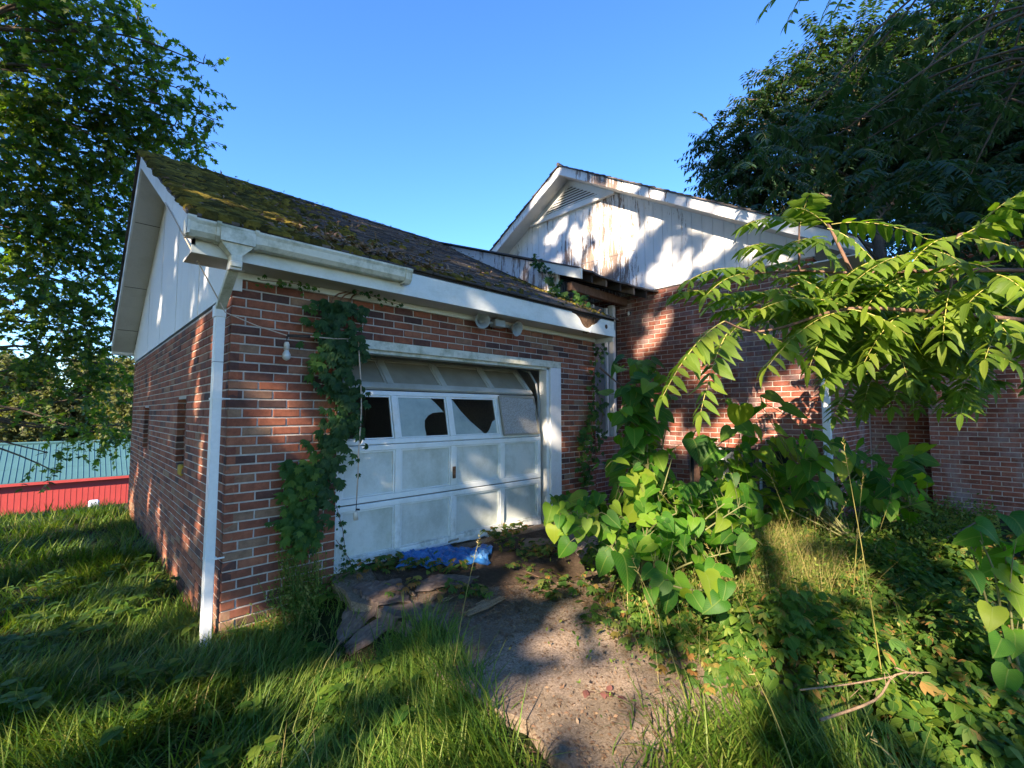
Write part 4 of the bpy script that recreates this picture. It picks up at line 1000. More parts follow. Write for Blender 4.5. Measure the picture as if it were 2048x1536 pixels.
# background trees beyond the metal building, in sun
for i, (px_, d_, hh, rr_) in enumerate(((-60, 52, 8, 4.5), (60, 50, 7, 4.), (180, 56, 8.5, 4.5), (300, 54, 7.5, 4.), (420, 60, 7, 4.5), (-200, 50, 9, 5), (-350, 60, 8, 5.5))):
    b = atd(px_, 800, d_); b[2] = -5.0
    top = atd(px_, 825, d_)[2]+hh*.75
    bl = [(np.array([b[0]+random.uniform(-3, 3), b[1]+random.uniform(-2, 2), zc]), rr_*random.uniform(.35, .55)) for zc in (-2.5, -1, 0.5, 2, 3.2, 4.4, 5.6, 6.6) for _ in (0, 1, 2)]
    lbl = ['pale olive tree at the left edge beyond the metal building', 'rounded olive tree behind the teal metal roof, left of centre', 'tall olive tree behind the middle of the teal roof', 'broad olive tree behind the teal roof beside the garage', 'far olive tree hidden partly behind the garage wall', 'outer sunlit tree beyond the field edge at left', 'farthest sunlit tree beyond the left edge'][i]
    tree('far_tree', lbl, [tuple(b), (b[0]+.2, b[1], 0), (b[0], b[1], 4.5)], bl, P_WIDE, M['far'], 34, .42, 1.0, 9, M['bark'], group='sunlit trees beyond the metal building', r0=.35, twigr=.02)
# dark tree behind the house on the right
rtb = [B(1440, 300, 10.5, .55), B(1450, 350, 10.5, .6), B(1480, 400, 10.8, .6), B(1425, 255, 10.4, .22), B(1500, 330, 10.5, .8), B(1530, 250, 10.5, .75), B(1560, 400, 11, .8), B(1600, 200, 10.5, .8), B(1600, 320, 10.5, .9), B(1650, 400, 11, .9), B(1680, 130, 10, .8), B(1700, 250, 10, 1.),
       B(1720, 350, 10.5, 1.), B(1780, 150, 10, .9), B(1800, 280, 10, 1.), B(1820, 400, 10.5, 1.), B(1880, 90, 9.5, .9), B(1900, 220, 9.5, 1.), B(1920, 340, 9.5, 1.), B(1980, 30, 9, .9), B(2000, 160, 9, 1.), B(2020, 280, 9, 1.), B(2020, 400, 9.2, 1.), B(1500, 200, 10.4, .35), B(1560, 160, 10.2, .4), B(1640, 90, 10, .35), B(1750, 60, 9.8, .5), B(1620, 470, 10.5, .7), B(2100, 100, 9, 1.1), B(2120, 300, 9, 1.2)]
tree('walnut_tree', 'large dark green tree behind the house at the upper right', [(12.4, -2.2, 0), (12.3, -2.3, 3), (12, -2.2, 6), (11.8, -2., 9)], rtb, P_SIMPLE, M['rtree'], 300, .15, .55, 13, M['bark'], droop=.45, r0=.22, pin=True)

# ---------------------------------------------------------------- tree of heaven: compound leaves near the viewer
def frond(base, tip, n, ll, items, rach, sagf=.12, nrm=None, r=.0035, side=None):
    base = np.asarray(base); tip = np.asarray(tip); L_ = np.linalg.norm(tip-base)
    P = [base*(1-t)+tip*t+np.array([0, 0, sagf*L_*4*t*(1-t)]) for t in np.linspace(0, 1, 9)]
    rach.tube(P, [r*(1-.65*i/8) for i in range(9)], 4, False)
    ax = (tip-base)/L_; up = np.array([0, 0, 1.]) if nrm is None else np.asarray(nrm)
    sd = np.cross(ax, up); sd /= np.linalg.norm(sd)+1e-9; up2 = np.cross(sd, ax)
    for k in range(n):
        t = .12+.86*k/(n-1); i = min(7, int(t*8)); f = t*8-i; p = P[i]*(1-f)+P[i+1]*f; tg = P[min(8, i+1)]-P[i]; tg = tg/np.linalg.norm(tg)
        s = ll*(.72+.42*math.sin(math.pi*min(1, t*.9+.1)))*random.uniform(.85, 1.12)
        for sg in (-1, 1):
            d = sd*sg*.9+tg*.42+np.array([0, 0, -.32])+rv(.12); items.append((basis(d, up2+sd*sg*.55+rv(.18), s), p))
    items.append((basis(tip-P[-2]+[0, 0, -.02], up2+rv(.1), ll*.9), P[-1]))
hv = empty('tree_of_heaven', (4.4, -4.6, .3), 'young tree with long feathery compound leaves reaching in from the right, sunlit bright green', 'tree')
items = []; rach = MB(); woody = MB()
S6 = 2.477
FR = [((640, 165), (365, 180), 2.9), ((780, 180), (600, 90), 3.0), ((640, 200), (690, 20), 3.1), ((800, 170), (1290, 250), 2.7), ((780, 190), (1010, 350), 2.6), ((790, 260), (540, 300), 2.6), ((640, 290), (380, 400), 2.8), ((540, 300), (370, 290), 2.8), ((410, 410), (90, 450), 2.7), ((400, 420), (180, 520), 2.6),
      ((330, 560), (30, 515), 2.7), ((880, 585), (440, 595), 2.5), ((870, 600), (480, 880), 2.4), ((840, 620), (690, 880), 2.5), ((410, 705), (640, 820), 2.5), ((270, 650), (-40, 1030), 2.3), ((290, 700), (150, 1110), 2.5), ((1390, 490), (1350, 760), 2.4), ((1410, 490), (1680, 720), 2.3), ((1240, 420), (980, 570), 2.5),
      ((1330, 330), (930, 440), 2.4), ((1500, 210), (1754, 10), 2.0), ((1420, 240), (1760, 130), 2.1), ((1430, 240), (1200, 360), 2.3), ((1480, 240), (1790, 330), 2.2), ((870, 590), (1180, 720), 2.4), ((1180, 600), (960, 860), 2.5), ((1200, 600), (1420, 700), 2.5), ((1600, 400), (1300, 420), 2.4), ((1620, 420), (1790, 540), 2.1), ((1700, 480), (1480, 560), 2.2),
      ((1680, 640), (1560, 840), 2.3), ((1300, 760), (1500, 900), 2.8), ((1100, 740), (1180, 940), 2.8), ((1500, 800), (1700, 860), 2.6), ((1260, 640), (1540, 660), 2.4), ((600, 430), (820, 560), 2.7), ((520, 480), (640, 680), 2.7), ((1000, 470), (820, 520), 2.8), ((1100, 450), (1240, 600), 2.8), ((960, 620), (780, 760), 2.8), ((700, 240), (880, 420), 2.9), ((1340, 60+250), (1500, 420), 2.7), ((1500, 960), (1440, 1110), 3.0), ((1200, 860), (1100, 1080), 3.3)]
def p6(q, d): return atd(1340+q[0]/S6, 380+q[1]/S6, d)
for a, b, d in FR:
    A = p6(a, d+.1); Bp = p6(b, d-.06); frond(A, Bp, max(6, int(np.linalg.norm(A-Bp)/.048)), .13, items, rach, .10)
for _ in range(150):
    x = random.uniform(420, 1790); y = random.triangular(300+.10*abs(x-1100), 1000, 560); d = random.uniform(2.6, 4.0)
    if x < 700 and y > 640: continue
    ang = random.uniform(-.6, math.pi+.6); L_ = random.uniform(180, 300)
    A = p6((x, y), d); Bp = p6((x-math.cos(ang)*L_, y+math.sin(ang)*L_*.7), d-.1); frond(A, Bp, 10, .13, items, rach, .10)
for _ in range(80):
    x = random.uniform(520, 1700); y = random.uniform(380, 1060); d = random.uniform(3.3, 4.4); ang = random.uniform(-.4, math.pi+.4)
    if x < 760 and y > 700: continue
    A = p6((x, y), d); frond(A, p6((x-math.cos(ang)*170, y+math.sin(ang)*110), d-.1), 9, .12, items, rach, .10)
# overhead spray at the top edge
for a, b in (((1600, -60), (1524, 25)), ((1640, -70), (1575, 45)), ((1690, -60), (1640, 55)), ((1720, -50), (1665, 30))): frond(atd(*a, 3.0), atd(*b, 2.95), 6, .10, items, rach, .03)
J = {}
def W(*pts, r0=.012, r1=.005):
    P = smooth_path([p6(q[:2], q[2]) for q in pts], 4); woody.tube(P, [r0+(r1-r0)*i/(len(P)-1) for i in range(len(P))], 6, False)
W((2300, 520, 2.9), (1900, 410, 2.7), (1400, 400, 2.6), (900, 410, 2.8), (640, 400, 2.9), (400, 415, 2.8), r0=.016)
W((1900, 410, 2.7), (1500, 230, 2.35), (1420, 240, 2.2), r0=.012); W((900, 410, 2.8), (800, 200, 2.8), (780, 170, 2.9)); W((1400, 400, 2.6), (1390, 490, 2.5))
W((2300, 700, 2.8), (1700, 640, 2.5), (1240, 600, 2.5), (870, 590, 2.5), (560, 680, 2.6), (400, 700, 2.6), (270, 650, 2.5), r0=.014); W((640, 400, 2.9), (640, 240, 2.9), (640, 165, 2.95), r0=.008, r1=.004)
W((2300, 900, 3.3), (1500, 800, 3.), (1100, 740, 2.9), r0=.012)
tk = MB(); tP = smooth_path([(4.4, -4.8, .1), (4.3, -4.9, 1.0), (4.1, -5.0, 2.2), (3.9, -5.0, 3.6), (3.6, -5.0, 4.8)], 6); tk.tube(tP, [.05*(1-.6*i/(len(tP)-1)) for i in range(len(tP))], 8, False); tk.build('trunk', M['bark2'], hv, smooth=True)
for q, d in (((2300, 520), 2.9), ((2300, 700), 2.8), ((2300, 900), 3.3)):
    e0 = p6(q, d); i0 = min(range(len(tP)), key=lambda i: np.linalg.norm(tP[i]-e0)); limb(woody, tP[max(0, i0-2)], e0, .02, .014, 0, 6)
limb(woody, tP[-1], atd(1690, -70, 3.02), .014, .006, 0, 5)
woody.build('branches', M['bark2'], hv, 'stuff', smooth=True); rach.build('rachises', M['rachis'], hv, 'stuff', smooth=True)
place(hv, P_LFT, items, M['heav'], M['heav_i'], 300)
# nearer feathery boughs hanging in front of the dark tree
items = []; rach = MB(); wd = MB(); h2 = empty('leaning_tree', (8.0, -6.6, .2), 'dark shaded tree with feathery boughs arching above the house eave at right', 'tree')
tP = smooth_path([(8.0, -6.6, .2), (7.6, -6.0, 3), (7.2, -5.4, 5.2), (6.8, -4.6, 7.5)], 5); wd.tube(tP, [.10*(1-.6*i/(len(tP)-1)) for i in range(len(tP))], 8, False)
for _ in range(420):
    x = random.uniform(1480, 2120); y = random.uniform(0, 420); 
    if y < 240-(x-1480)*.75+30: continue
    d = random.uniform(5.2, 7.5); A = atd(x, y, d); L_ = random.uniform(.5, .8); an = random.uniform(0, 2*math.pi)
    Bp = A+np.array([math.cos(an)*L_*.7-.15, math.sin(an)*L_*.7, -random.uniform(.1, .45)]); frond(A, Bp, 11, .12, items, rach, .12)
    if _ % 14 == 0: i0 = random.randrange(len(tP)//2, len(tP)); limb(wd, tP[i0], A, .02, .008, 0, 5)
for _ in range(150):
    A = atd(random.uniform(1760, 2120), random.uniform(330, 540), random.uniform(4.6, 6.2)); an = random.uniform(0, 6.28); frond(A, A+np.array([math.cos(an)*.5, math.sin(an)*.5, -random.uniform(.1, .4)]), 11, .12, items, rach, .12)
wd.build('trunk', M['bark'], h2, smooth=True); rach.build('rachises', M['stemg'], h2, 'stuff')
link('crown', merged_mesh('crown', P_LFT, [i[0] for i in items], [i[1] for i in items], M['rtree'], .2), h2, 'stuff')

# ---------------------------------------------------------------- unseen trees added to shade the scene, gaps shaped where sun should land
E1 = np.array([-.3872, .922, 0]); E2 = np.cross(SD, E1); E2 = E2 if E2[2] > 0 else -E2
def UV(p): p = np.asarray(p); return p@E1, p@E2
LIT = []
def lit(x, y, ax, v, r): LIT.append((*UV(hit(x, y, ax, v)), r*1.1+(.19 if ax != 1 else .12)))
def litd(x, y, d, r): LIT.append((*UV(atd(x, y, d)), r*1.1+.18))
for a in ((1215, 440, .30), (1105, 405, .16), (1170, 470, .22), (1110, 470, .18), (1235, 500, .25), (1300, 450, .16), (1330, 545, .20), (1440, 485, .16), (1480, 500, .14), (1190, 530, .22), (1150, 500, .2), (1400, 520, .12), (1260, 410, .15), (1310, 660, .15), (1290, 690, .14), (1560, 810, .42), (1500, 850, .38), (1450, 870, .25), (1600, 850, .35), (1590, 790, .25), (1300, 800, .12), (1350, 880, .12), (1620, 900, .3), (1400, 740, .16), (1330, 390, .1), (1420, 420, .12), (1500, 445, .1)): lit(a[0], a[1], 0, 5.65, a[2])
for a in ((400, 650, .09), (385, 720, .08), (425, 690, .08), (300, 760, .07), (410, 880, .11), (330, 1100, .10), (315, 1030, .1), (300, 980, .07), (290, 900, .08), (272, 960, .12), (390, 1240, .13), (350, 1150, .08), (420, 1190, .10), (405, 1000, .08), (395, 800, .08), (462, 550, .09), (350, 520, .08), (320, 620, .08), (410, 560, .05), (385, 600, .05), (262, 1000, .15), (370, 1080, .06)): lit(a[0], a[1], 0, 0, a[2])
for a in ((540, 1225, .11), (500, 1255, .10), (580, 1240, .10), (575, 872, .10), (690, 860, .12), (640, 880, .10), (1100, 875, .09), (1105, 960, .10), (1140, 880, .07), (955, 965, .10), (990, 1000, .09), (1040, 950, .06), (960, 1060, .07), (1050, 1040, .10), (1100, 1040, .06), (700, 740, .05)): lit(a[0], a[1], 1, 0, a[2])
for a in ((700, 590, .03), (830, 600, .06), (960, 620, .05), (1190, 660, .10), (1140, 655, .06), (880, 600, .05)): lit(a[0], a[1], 1, -.3, a[2])
def litroof(x, s, r): LIT.append((*UV(roofp(x, s)), r*1.1+.14))
for x, s, r in ((.0, 1.0, .12), (.2, .9, .10), (.45, .6, .08), (.8, .5, .07), (1.2, 1.9, .06), (1.6, 2.0, .07), (2.2, 3.4, .08), (2.6, 3.3, .09), (1.6, 3.5, .08), (2.6, 1.8, .09), (2.9, 1.6, .10), (3.2, 1.4, .10), (3.0, .8, .09), (3.4, .7, .1), (3.8, 1.5, .12), (3.9, 1.0, .1), (3.7, .4, .08), (4.2, .5, .12), (3.3, 2.2, .1), (2.0, 1.2, .05), (4.1, .15, .12)): litroof(x, s, r)
for a in ((1250, 1400, .22), (1170, 1430, .20), (1265, 1260, .12), (1190, 1340, .10), (1060, 1450, .20), (1340, 1420, .14), (950, 1480, .14), (860, 1340, .11), (1110, 1490, .2), (1200, 1500, .2), (1000, 1400, .08), (1300, 1330, .08), (1250, 1330, .10), (1130, 1270, .06), (1000, 1530, .15), (1330, 1510, .12), (1500, 1500, .12), (1650, 1480, .12)): lit(a[0], a[1], 2, .22, a[2])
for a in ((1500, 1120, .25), (1600, 1120, .30), (1560, 1060, .28), (1180, 1105, .16), (1240, 1170, .16), (1140, 1180, .1), (1050, 1150, .12), (980, 1110, .10), (1100, 1140, .10), (1680, 1150, .22), (1450, 1250, .18), (1580, 1240, .16), (1440, 1160, .15), (1940, 1100, .15), (1900, 1350, .12), (1700, 1330, .12), (1850, 1250, .12), (1560, 1350, .12), (780, 1180, .08), (1980, 1250, .2), (1750, 1240, .12), (1650, 1290, .1), (2000, 1130, .15), (1500, 1300, .14), (1620, 1400, .14), (1900, 1450, .12), (1780, 1300, .10), (1480, 1400, .1), (1980, 1400, .12), (1380, 1230, .12)): lit(a[0], a[1], 2, .45, a[2])
for a in ((200, 1235, .16), (60, 1240, .14), (150, 1150, .14), (120, 1090, .22), (60, 1060, .3), (200, 1040, .35), (100, 1030, .6), (30, 1120, .25), (330, 1210, .10), (250, 1290, .07), (30, 1400, .1), (130, 1340, .08), (560, 1400, .06), (800, 1500, .1), (420, 1400, .1), (300, 1450, .1), (100, 1180, .12), (300, 1160, .12), (620, 1480, .12), (700, 1360, .08), (180, 1480, .08)): lit(a[0], a[1], 2, .1, a[2]*.95)
for a in ((1250, 1190, 3.4, .16), (1270, 990, 3.4, .14), (1430, 1060, 3.3, .16), (1120, 1080, 3.6, .2), (1180, 1110, 3.5, .18), (1360, 1060, 3.3, .12), (1250, 1090, 3.4, .14), (1300, 940, 3.6, .08), (1650, 900, 5.2, .3), (1640, 960, 5.2, .25), (1700, 980, 5, .2), (1400, 1000, 3.6, .12), (1500, 1000, 4, .15)): litd(*a)
for a in ((1450, 560, 2.7, .2), (1500, 480, 2.8, .25), (1600, 450, 2.7, .3), (1700, 470, 2.6, .3), (1800, 520, 2.5, .3), (1900, 480, 2.3, .3), (2000, 450, 2.1, .35), (2000, 560, 2.2, .3), (1850, 620, 2.4, .3), (1700, 600, 2.5, .3), (1600, 620, 2.5, .28), (1500, 650, 2.5, .25), (1420, 720, 2.4, .14), (1600, 720, 2.5, .2), (1700, 700, 2.5, .25), (1950, 680, 2.3, .25), (1450, 620, 2.6, .2), (1850, 720, 2.8, .2), (2000, 750, 2.6, .2), (1960, 1200, 2.6, .15), (1540, 400, 2.9, .15)): litd(*a)
for a in ((40, 200, 7.6, .35), (120, 330, 8, .35), (230, 110, 8, .25), (60, 480, 8, .3), (180, 260, 8, .25), (150, 600, 9, .4), (60, 640, 8.2, .3), (200, 720, 9.6, .4), (100, 780, 9, .3), (220, 480, 9, .25), (20, 60, 7.6, .3), (130, 850, 8.8, .3), (1640, 420, 10.5, .4), (1560, 430, 10.5, .3)): litd(*a)
# chimneys of light for grass on the crest and the lower bricks
LIT = np.array(LIT)
def shade_ok(u, v):
    d2 = np.hypot(LIT[None, :, 0]-u[:, None], LIT[None, :, 1]-v[:, None])
    wob = .80+.34*np.sin(u*9.1+v*4.3)*np.sin(v*7.7-u*3.9+1)+.2*np.sin(u*23+v*17)
    return (d2 > (LIT[None, :, 2]*wob[:, None])).all(1)
gob_all = []
GT = [(-7.5, -13, 5.5, 3.0), (-3.5, -14.5, 6, 3.1), (0.5, -13, 6.2, 3.1), (4.5, -14.5, 6.4, 3.1), (8.5, -15, 6.5, 3.0), (12.5, -16, 6.8, 3.0)]
dh = np.array([SD[0], SD[1], 0]); dh /= np.linalg.norm(dh)
glab = ['tall leafy tree behind the viewer nearest the road side', 'tall leafy tree second along the line behind the viewer', 'tall spreading tree behind the viewer opposite the garage corner', 'tall leafy tree left of the viewer facing the garage side wall', 'tall leafy tree at the left edge of the lawn', 'tall leafy tree at the far left end of the lawn']
Vmid = 4.3
for gi, (u0, wd_, _, hw_) in enumerate(GT):
    base = dh*wd_+E1*u0; base[2] = gh(base[0], base[1])
    root = empty('shade_tree', tuple(base), glab[gi], 'tree', 'tall shade trees left of the viewer')
    # crown: a tall volume seen from the sun as a band u0 +- hw_, v -2.5 .. 11.5
    n_ = 30000
    u = RNG.normal(u0, hw_*.62, n_); u = u0+np.clip(u-u0, -hw_*1.25, hw_*1.25); v = RNG.uniform(-3.2, 11.8 if gi < 2 else 9.2, n_); 
    ok = shade_ok(u, v)
    nn = np.sin(u*2.9+gi)*np.sin(v*2.3+1.7*gi)+.5*np.sin(u*7.3-v*5.9)
    ok &= ~((nn > 1.22))
    small = (~shade_ok(u, v)) & (RNG.random(n_) < .13)      # small leaves added to mottle the light through the gaps
    u = np.concatenate([u[ok], u[small]]); v = np.concatenate([v[ok], v[small]]); k = len(u); sz = np.concatenate([RNG.uniform(.18, .29, ok.sum()), RNG.uniform(.07, .13, small.sum())])
    cz = np.clip(1-((v-4.3)/8.2)**2, .05, 1)**.5
    # depth along the light so the crown keeps its thickness; z = v*E2z + w*SDz
    wv = wd_/math.hypot(SD[0], SD[1])*(SD@SD)+RNG.uniform(-2.6, 2.6, k)*cz
    P = u[:, None]*E1+v[:, None]*E2+wv[:, None]*SD
    keep = P[:, 2] > 1.0; P = P[keep]; sz = sz[keep]; k = len(P)
    rel = P-C0; zz_ = rel@FW; inview = (zz_ > .2) & (np.abs(rel@RT)/np.maximum(zz_, .2) < 1.2) & (np.abs(rel@UP)/np.maximum(zz_, .2) < .95)
    P = P[~inview]; sz = sz[~inview]; k = len(P)
    nr = RNG.normal(0, .45, (k, 3))-SD*1.0; tt = RNG.normal(0, 1, (k, 3))
    Ms = [basis(tt[i], nr[i], sz[i]) for i in range(k)]
    link('crown', merged_mesh('crown', P_WIDE, Ms, list(P), M['gobo'], .2), root, 'stuff')
    tb = MB(); cen = P.mean(0); tP = smooth_path([base, base+[.1, .1, 3], (base*.5+cen*.5), cen+[0, 0, 2.5]], 5); tb.tube(tP, [.24*(1-.75*i/(len(tP)-1)) for i in range(len(tP))], 9, False); tb.build('trunk', M['bark'], root, smooth=True)

# ================================================================ PLANTS
# --- creeper on the front wall
vn = empty('climbing_vine', (.55, -.03, .3), 'dark green creeper climbing the brick beside the garage door and along the eave', 'vine')
items = []; st = MB()
vpath = [(625, 575, .55), (665, 575, .9), (690, 600, 1.), (665, 640, 1.), (660, 690, 1.), (665, 740, 1.), (680, 780, .9), (690, 830, .9), (665, 880, 1.), (650, 930, 1.1), (625, 980, 1.), (600, 1020, .85), (605, 1060, .6), (590, 945, .6), (700, 700, .6), (640, 600, .8)]
vx = [(hit(x, y, 1, -.06), w_) for x, y, w_ in vpath]
main = [hit(x, y, 1, -.03) for x, y in ((600, 1095), (612, 1040), (640, 960), (668, 880), (690, 800), (672, 720), (668, 640), (690, 590), (740, 585))]
for off in (-.05, 0, .06): st.tube([p+[off*(1+.3*math.sin(i)), 0, 0] for i, p in enumerate(smooth_path(main, 4))], .006, 5, False)
for _ in range(950):
    i = random.randrange(len(vx)-1); c, w_ = vx[i] if i > 11 else ((vx[i][0]*(1-(t := random.random()))+vx[i+1][0]*t) if i < 12 else vx[i][0], vx[i][1])
    p = c+np.array([random.gauss(0, .098*w_), -abs(random.gauss(.0, .045))-.01, random.gauss(0, .06)])
    if p[2] > 2.66: continue
    d = np.array([random.gauss(0, .5), -.25, -1]); nr = np.array([random.gauss(0, .35), -1, .45+random.gauss(0, .3)])
    items.append((basis(d, nr, random.uniform(.045, .085)), p))
# tendrils under the eave and round the right corner
for (a, b, n_, sprd) in ((hit(520, 560, 1, -.12), hit(640, 575, 1, -.12), 26, .02), (hit(700, 575, 1, -.15), hit(800, 610, 1, -.15), 26, .02), (hit(672, 1080, 1, -.05), hit(708, 1150, 1, -.05), 14, .02), (hit(672, 1010, 1, -.05), hit(690, 1100, 1, -.05), 12, .02)):
    st.tube([a, (a+b)/2+rv(.02), b], .003, 4, False)
    for _ in range(n_): t = random.random(); items.append((basis(np.array([random.gauss(0, 1), -.3, -.6]), np.array([random.gauss(0, .4), -1, .3]), random.uniform(.02, .04)), a*(1-t)+b*t+rv(sprd)))
st.build('stem', M['bark2'], vn, 'stuff'); place(vn, P_PALM, items, M['vine'], M['vine_i'], 300)
vn2 = empty('climbing_vine', (4.2, -.05, .5), 'thin creeper hanging at the right corner of the garage wall', 'vine'); items = []; st = MB()
pp = [hit(x, y, 1, -.05) for x, y in ((1192, 690), (1188, 760), (1182, 830), (1165, 870), (1160, 920), (1170, 970), (1195, 870), (1200, 800))]
for i in range(len(pp)-1):
    st.tube([pp[i], (pp[i]+pp[i+1])/2+rv(.03), pp[i+1]], .005, 4, False)
    for _ in range(34): t = random.random(); items.append((basis(np.array([random.gauss(0, .6), -.3, -1]), np.array([random.gauss(0, .5), -1, .4]), random.uniform(.045, .08)), pp[i]*(1-t)+pp[i+1]*t+np.array([random.gauss(0, .07), -abs(random.gauss(0, .05)), random.gauss(0, .05)])))
st.build('stem', M['bark2'], vn2, 'stuff'); place(vn2, P_PALM, items, M['vine'], M['vine_i'], 150)
# --- sprig growing out of the roof junction
sp2 = empty('roof_sprig', (4.1, .35, 3.35), 'bright green vine sprouting where the garage roof meets the porch', 'vine'); items = []; st = MB()
pp = [hit(x, y, 0, 4.08) for x, y in ((1075, 520), (1095, 545), (1112, 575), (1120, 605), (1150, 595), (1175, 605))]
for i in range(len(pp)-1):
    st.tube([pp[i], pp[i+1]], .005, 4, False)
    for _ in range(22): t = random.random(); items.append((basis(rv(1)+[0, 0, -.4], np.array([-.8, -.6, .6])+rv(.4), random.uniform(.05, .09)), pp[i]*(1-t)+pp[i+1]*t+rv(.05)+[-.03, 0, 0]))
st.build('stem', M['bark2'], sp2, 'stuff'); place(sp2, P_PALM, items, M['vine'], M['vine_i'], 60)

# --- heart leaved saplings
def sapling(name, label, base, specs, ls, sizes_px, org, scale, extra=(), nobj=200, stems=()):
    root = empty(name, tuple(base), label, 'shrub'); items = []; st = MB(); base = np.asarray(base, float)
    tops = []
    xs_ = [q for q in specs if q[4] > 0]; rnd_ = random.sample(specs, min(16, len(specs)//6))
    stems = list(stems)+[[((stems[0][0][0]+org[0]+q[0]/scale)/2, (stems[0][0][1]+org[1]+q[1]/scale)/2+20, (stems[0][0][2]+q[4])/2), (org[0]+q[0]/scale, org[1]+q[1]/scale+12, q[4])] for q in rnd_]
    for spx in stems:
        P = smooth_path([base+rv(.02)]+[atd(*q) for q in spx], 5); st.tube(P, [.010*(1-.65*i/(len(P)-1)) for i in range(len(P))], 6, False); tops += P[2:]
    for (x, y, s, tilt, d) in specs:
        p = atd(org[0]+x/scale, org[1]+y/scale, d); size = s/scale*d/FPX*random.uniform(.72, 1.02)
        k = min(tops, key=lambda q: np.linalg.norm(q-(p-[0, 0, .12])))
        away = p-k; away[2] = 0; away = away/(np.linalg.norm(away)+1e-6)
        tip = away*.75+rv(.25)*[1, 1, .3]+RT*math.cos(tilt)*.5*random.choice((1, 1, -1))+np.array([0, 0, -abs(math.sin(tilt))*.8-.08])+rv(.1)
        nr = np.array([-.45, -.35, 1.0])*1.0-F0*.5*abs(math.sin(tilt))+rv(.25)
        Mx = basis(tip, nr, size); items.append((Mx, p-Mx[:, 1]*.42))
        a = items[-1][1]; gap = np.linalg.norm(k-a)
        if gap > .30: k = a-Mx[:, 1]/np.linalg.norm(Mx[:, 1])*.10-[0, 0, .07]
        st.tube([k, (k+a)/2+[0, 0, .02], a], [.003, .0025, .002], 4, False)
    st.build('stem', M['stemg'], root, 'stuff', smooth=True); place(root, P_HEART, items, M['heart'], M['heart_i'], nobj); return root
S7 = 2.953
Lf = [(430, 120, 120, .9), (470, 45, 110, .3), (380, 245, 120, 0), (515, 250, 110, .5), (560, 180, 110, .2), (640, 200, 150, .1), (590, 345, 120, .2), (480, 420, 170, .3), (620, 385, 190, .1), (740, 385, 130, .1), (560, 495, 120, .6), (640, 460, 130, .2), (700, 470, 130, .3), (520, 590, 110, 0), (580, 640, 160, 1.2), (700, 640, 150, .7), (640, 700, 140, .8), (430, 695, 150, .1), (600, 790, 190, 1.4), (740, 790, 150, .9), (450, 860, 150, .4), (540, 950, 190, 1.5), (620, 900, 150, 1.2), (650, 960, 120, 1.3), (230, 870, 140, .1), (340, 850, 120, .2), (60, 1000, 120, .1), (230, 950, 120, .2), (380, 930, 150, .4), (120, 1100, 120, .8), (230, 1120, 120, .3), (150, 1170, 120, 1.3), (280, 1050, 130, .3), (90, 1050, 110, .2),
      (470, 1060, 110, .5), (410, 1110, 110, .4), (380, 1190, 130, .3), (500, 1170, 130, .6), (540, 1120, 120, .4), (470, 1220, 80, .9), (370, 1270, 140, .2), (520, 1270, 190, .9), (640, 1200, 120, .5), (640, 1310, 120, .7), (720, 900, 140, .5), (800, 880, 150, .3), (900, 900, 150, .2), (700, 970, 160, .8), (790, 1000, 200, .9), (930, 1040, 180, .1), (720, 1140, 150, .5), (850, 1160, 190, 1.4), (790, 1200, 150, 1.1), (1040, 1100, 150, .5), (900, 960, 140, .6), (1000, 900, 150, .1), (1090, 920, 140, .1), (1180, 880, 120, .3), (1230, 850, 130, .2), (1120, 980, 150, .2), (1230, 990, 130, .2), (1150, 1040, 150, .3), (970, 870, 120, .2), (870, 1060, 150, .9), (1300, 1000, 130, .2), (1280, 900, 110, .5),
      (740, 1310, 150, .4), (700, 1400, 150, .6), (840, 1400, 150, .4), (880, 1460, 160, .5), (960, 1320, 130, .7), (1020, 1290, 120, .4), (1010, 1370, 170, 1.0), (1090, 1310, 110, .2), (1100, 1410, 130, .5), (750, 1480, 150, .4), (930, 1490, 140, .6), (1040, 1500, 130, .3), (660, 1440, 120, .4)]
specs = []
for (x, y, s, t) in Lf:
    d = 3.9-1.0*sst(900, 1500, y)-.2*math.sin(x*.013)+random.uniform(-.12, .12); specs.append((x, y, s, t, d))
for _ in range(150): specs.append((random.gauss(600, 75), random.uniform(60, 900), random.triangular(60, 140, 95), random.uniform(0, .8), random.uniform(3.7, 4.3)))
for _ in range(110): specs.append((random.uniform(650, 1260), random.gauss(890, 70), random.triangular(60, 140, 95), random.uniform(0, .8), random.uniform(3.5, 4.4)))
for _ in range(330):
    x = random.choice((random.uniform(420, 760), random.uniform(650, 1250), random.uniform(60, 400))); y = random.uniform(300, 850) if 420 < x < 700 and random.random() < .5 else (random.uniform(900, 1250) if x > 400 else random.uniform(870, 1080))
    specs.append((x, y, random.triangular(55, 140, 90), random.uniform(0, .8), random.uniform(3.5, 4.5) if y < 1000 else random.uniform(3.2, 3.8)))
bs = (2.55, -1.75, .3)
def q7(x, y, d): return (1080+x/S7, 700+y/S7, d)
sapling('heart_leaved_sapling', 'bright green sapling with large heart-shaped leaves growing beside the garage door', bs, specs, .2, None, (1080, 700), S7,
        stems=[[q7(580, 1260, 3.5), q7(590, 1120, 3.6), q7(620, 1000, 3.7), q7(640, 800, 3.8), q7(630, 560, 3.85), q7(600, 300, 3.9), q7(610, 60, 4.0)], [q7(600, 1150, 3.6), q7(660, 1040, 3.6), q7(850, 950, 3.6), q7(1100, 900, 3.7)], [q7(560, 1240, 3.5), q7(450, 1200, 3.55), q7(300, 1020, 3.8), q7(120, 1030, 3.9)], [q7(700, 1380, 3.2), q7(900, 1420, 3.05), q7(1050, 1400, 3.05)], [q7(560, 1240, 3.5), q7(450, 1150, 3.5), q7(430, 950, 3.7)]], nobj=260)
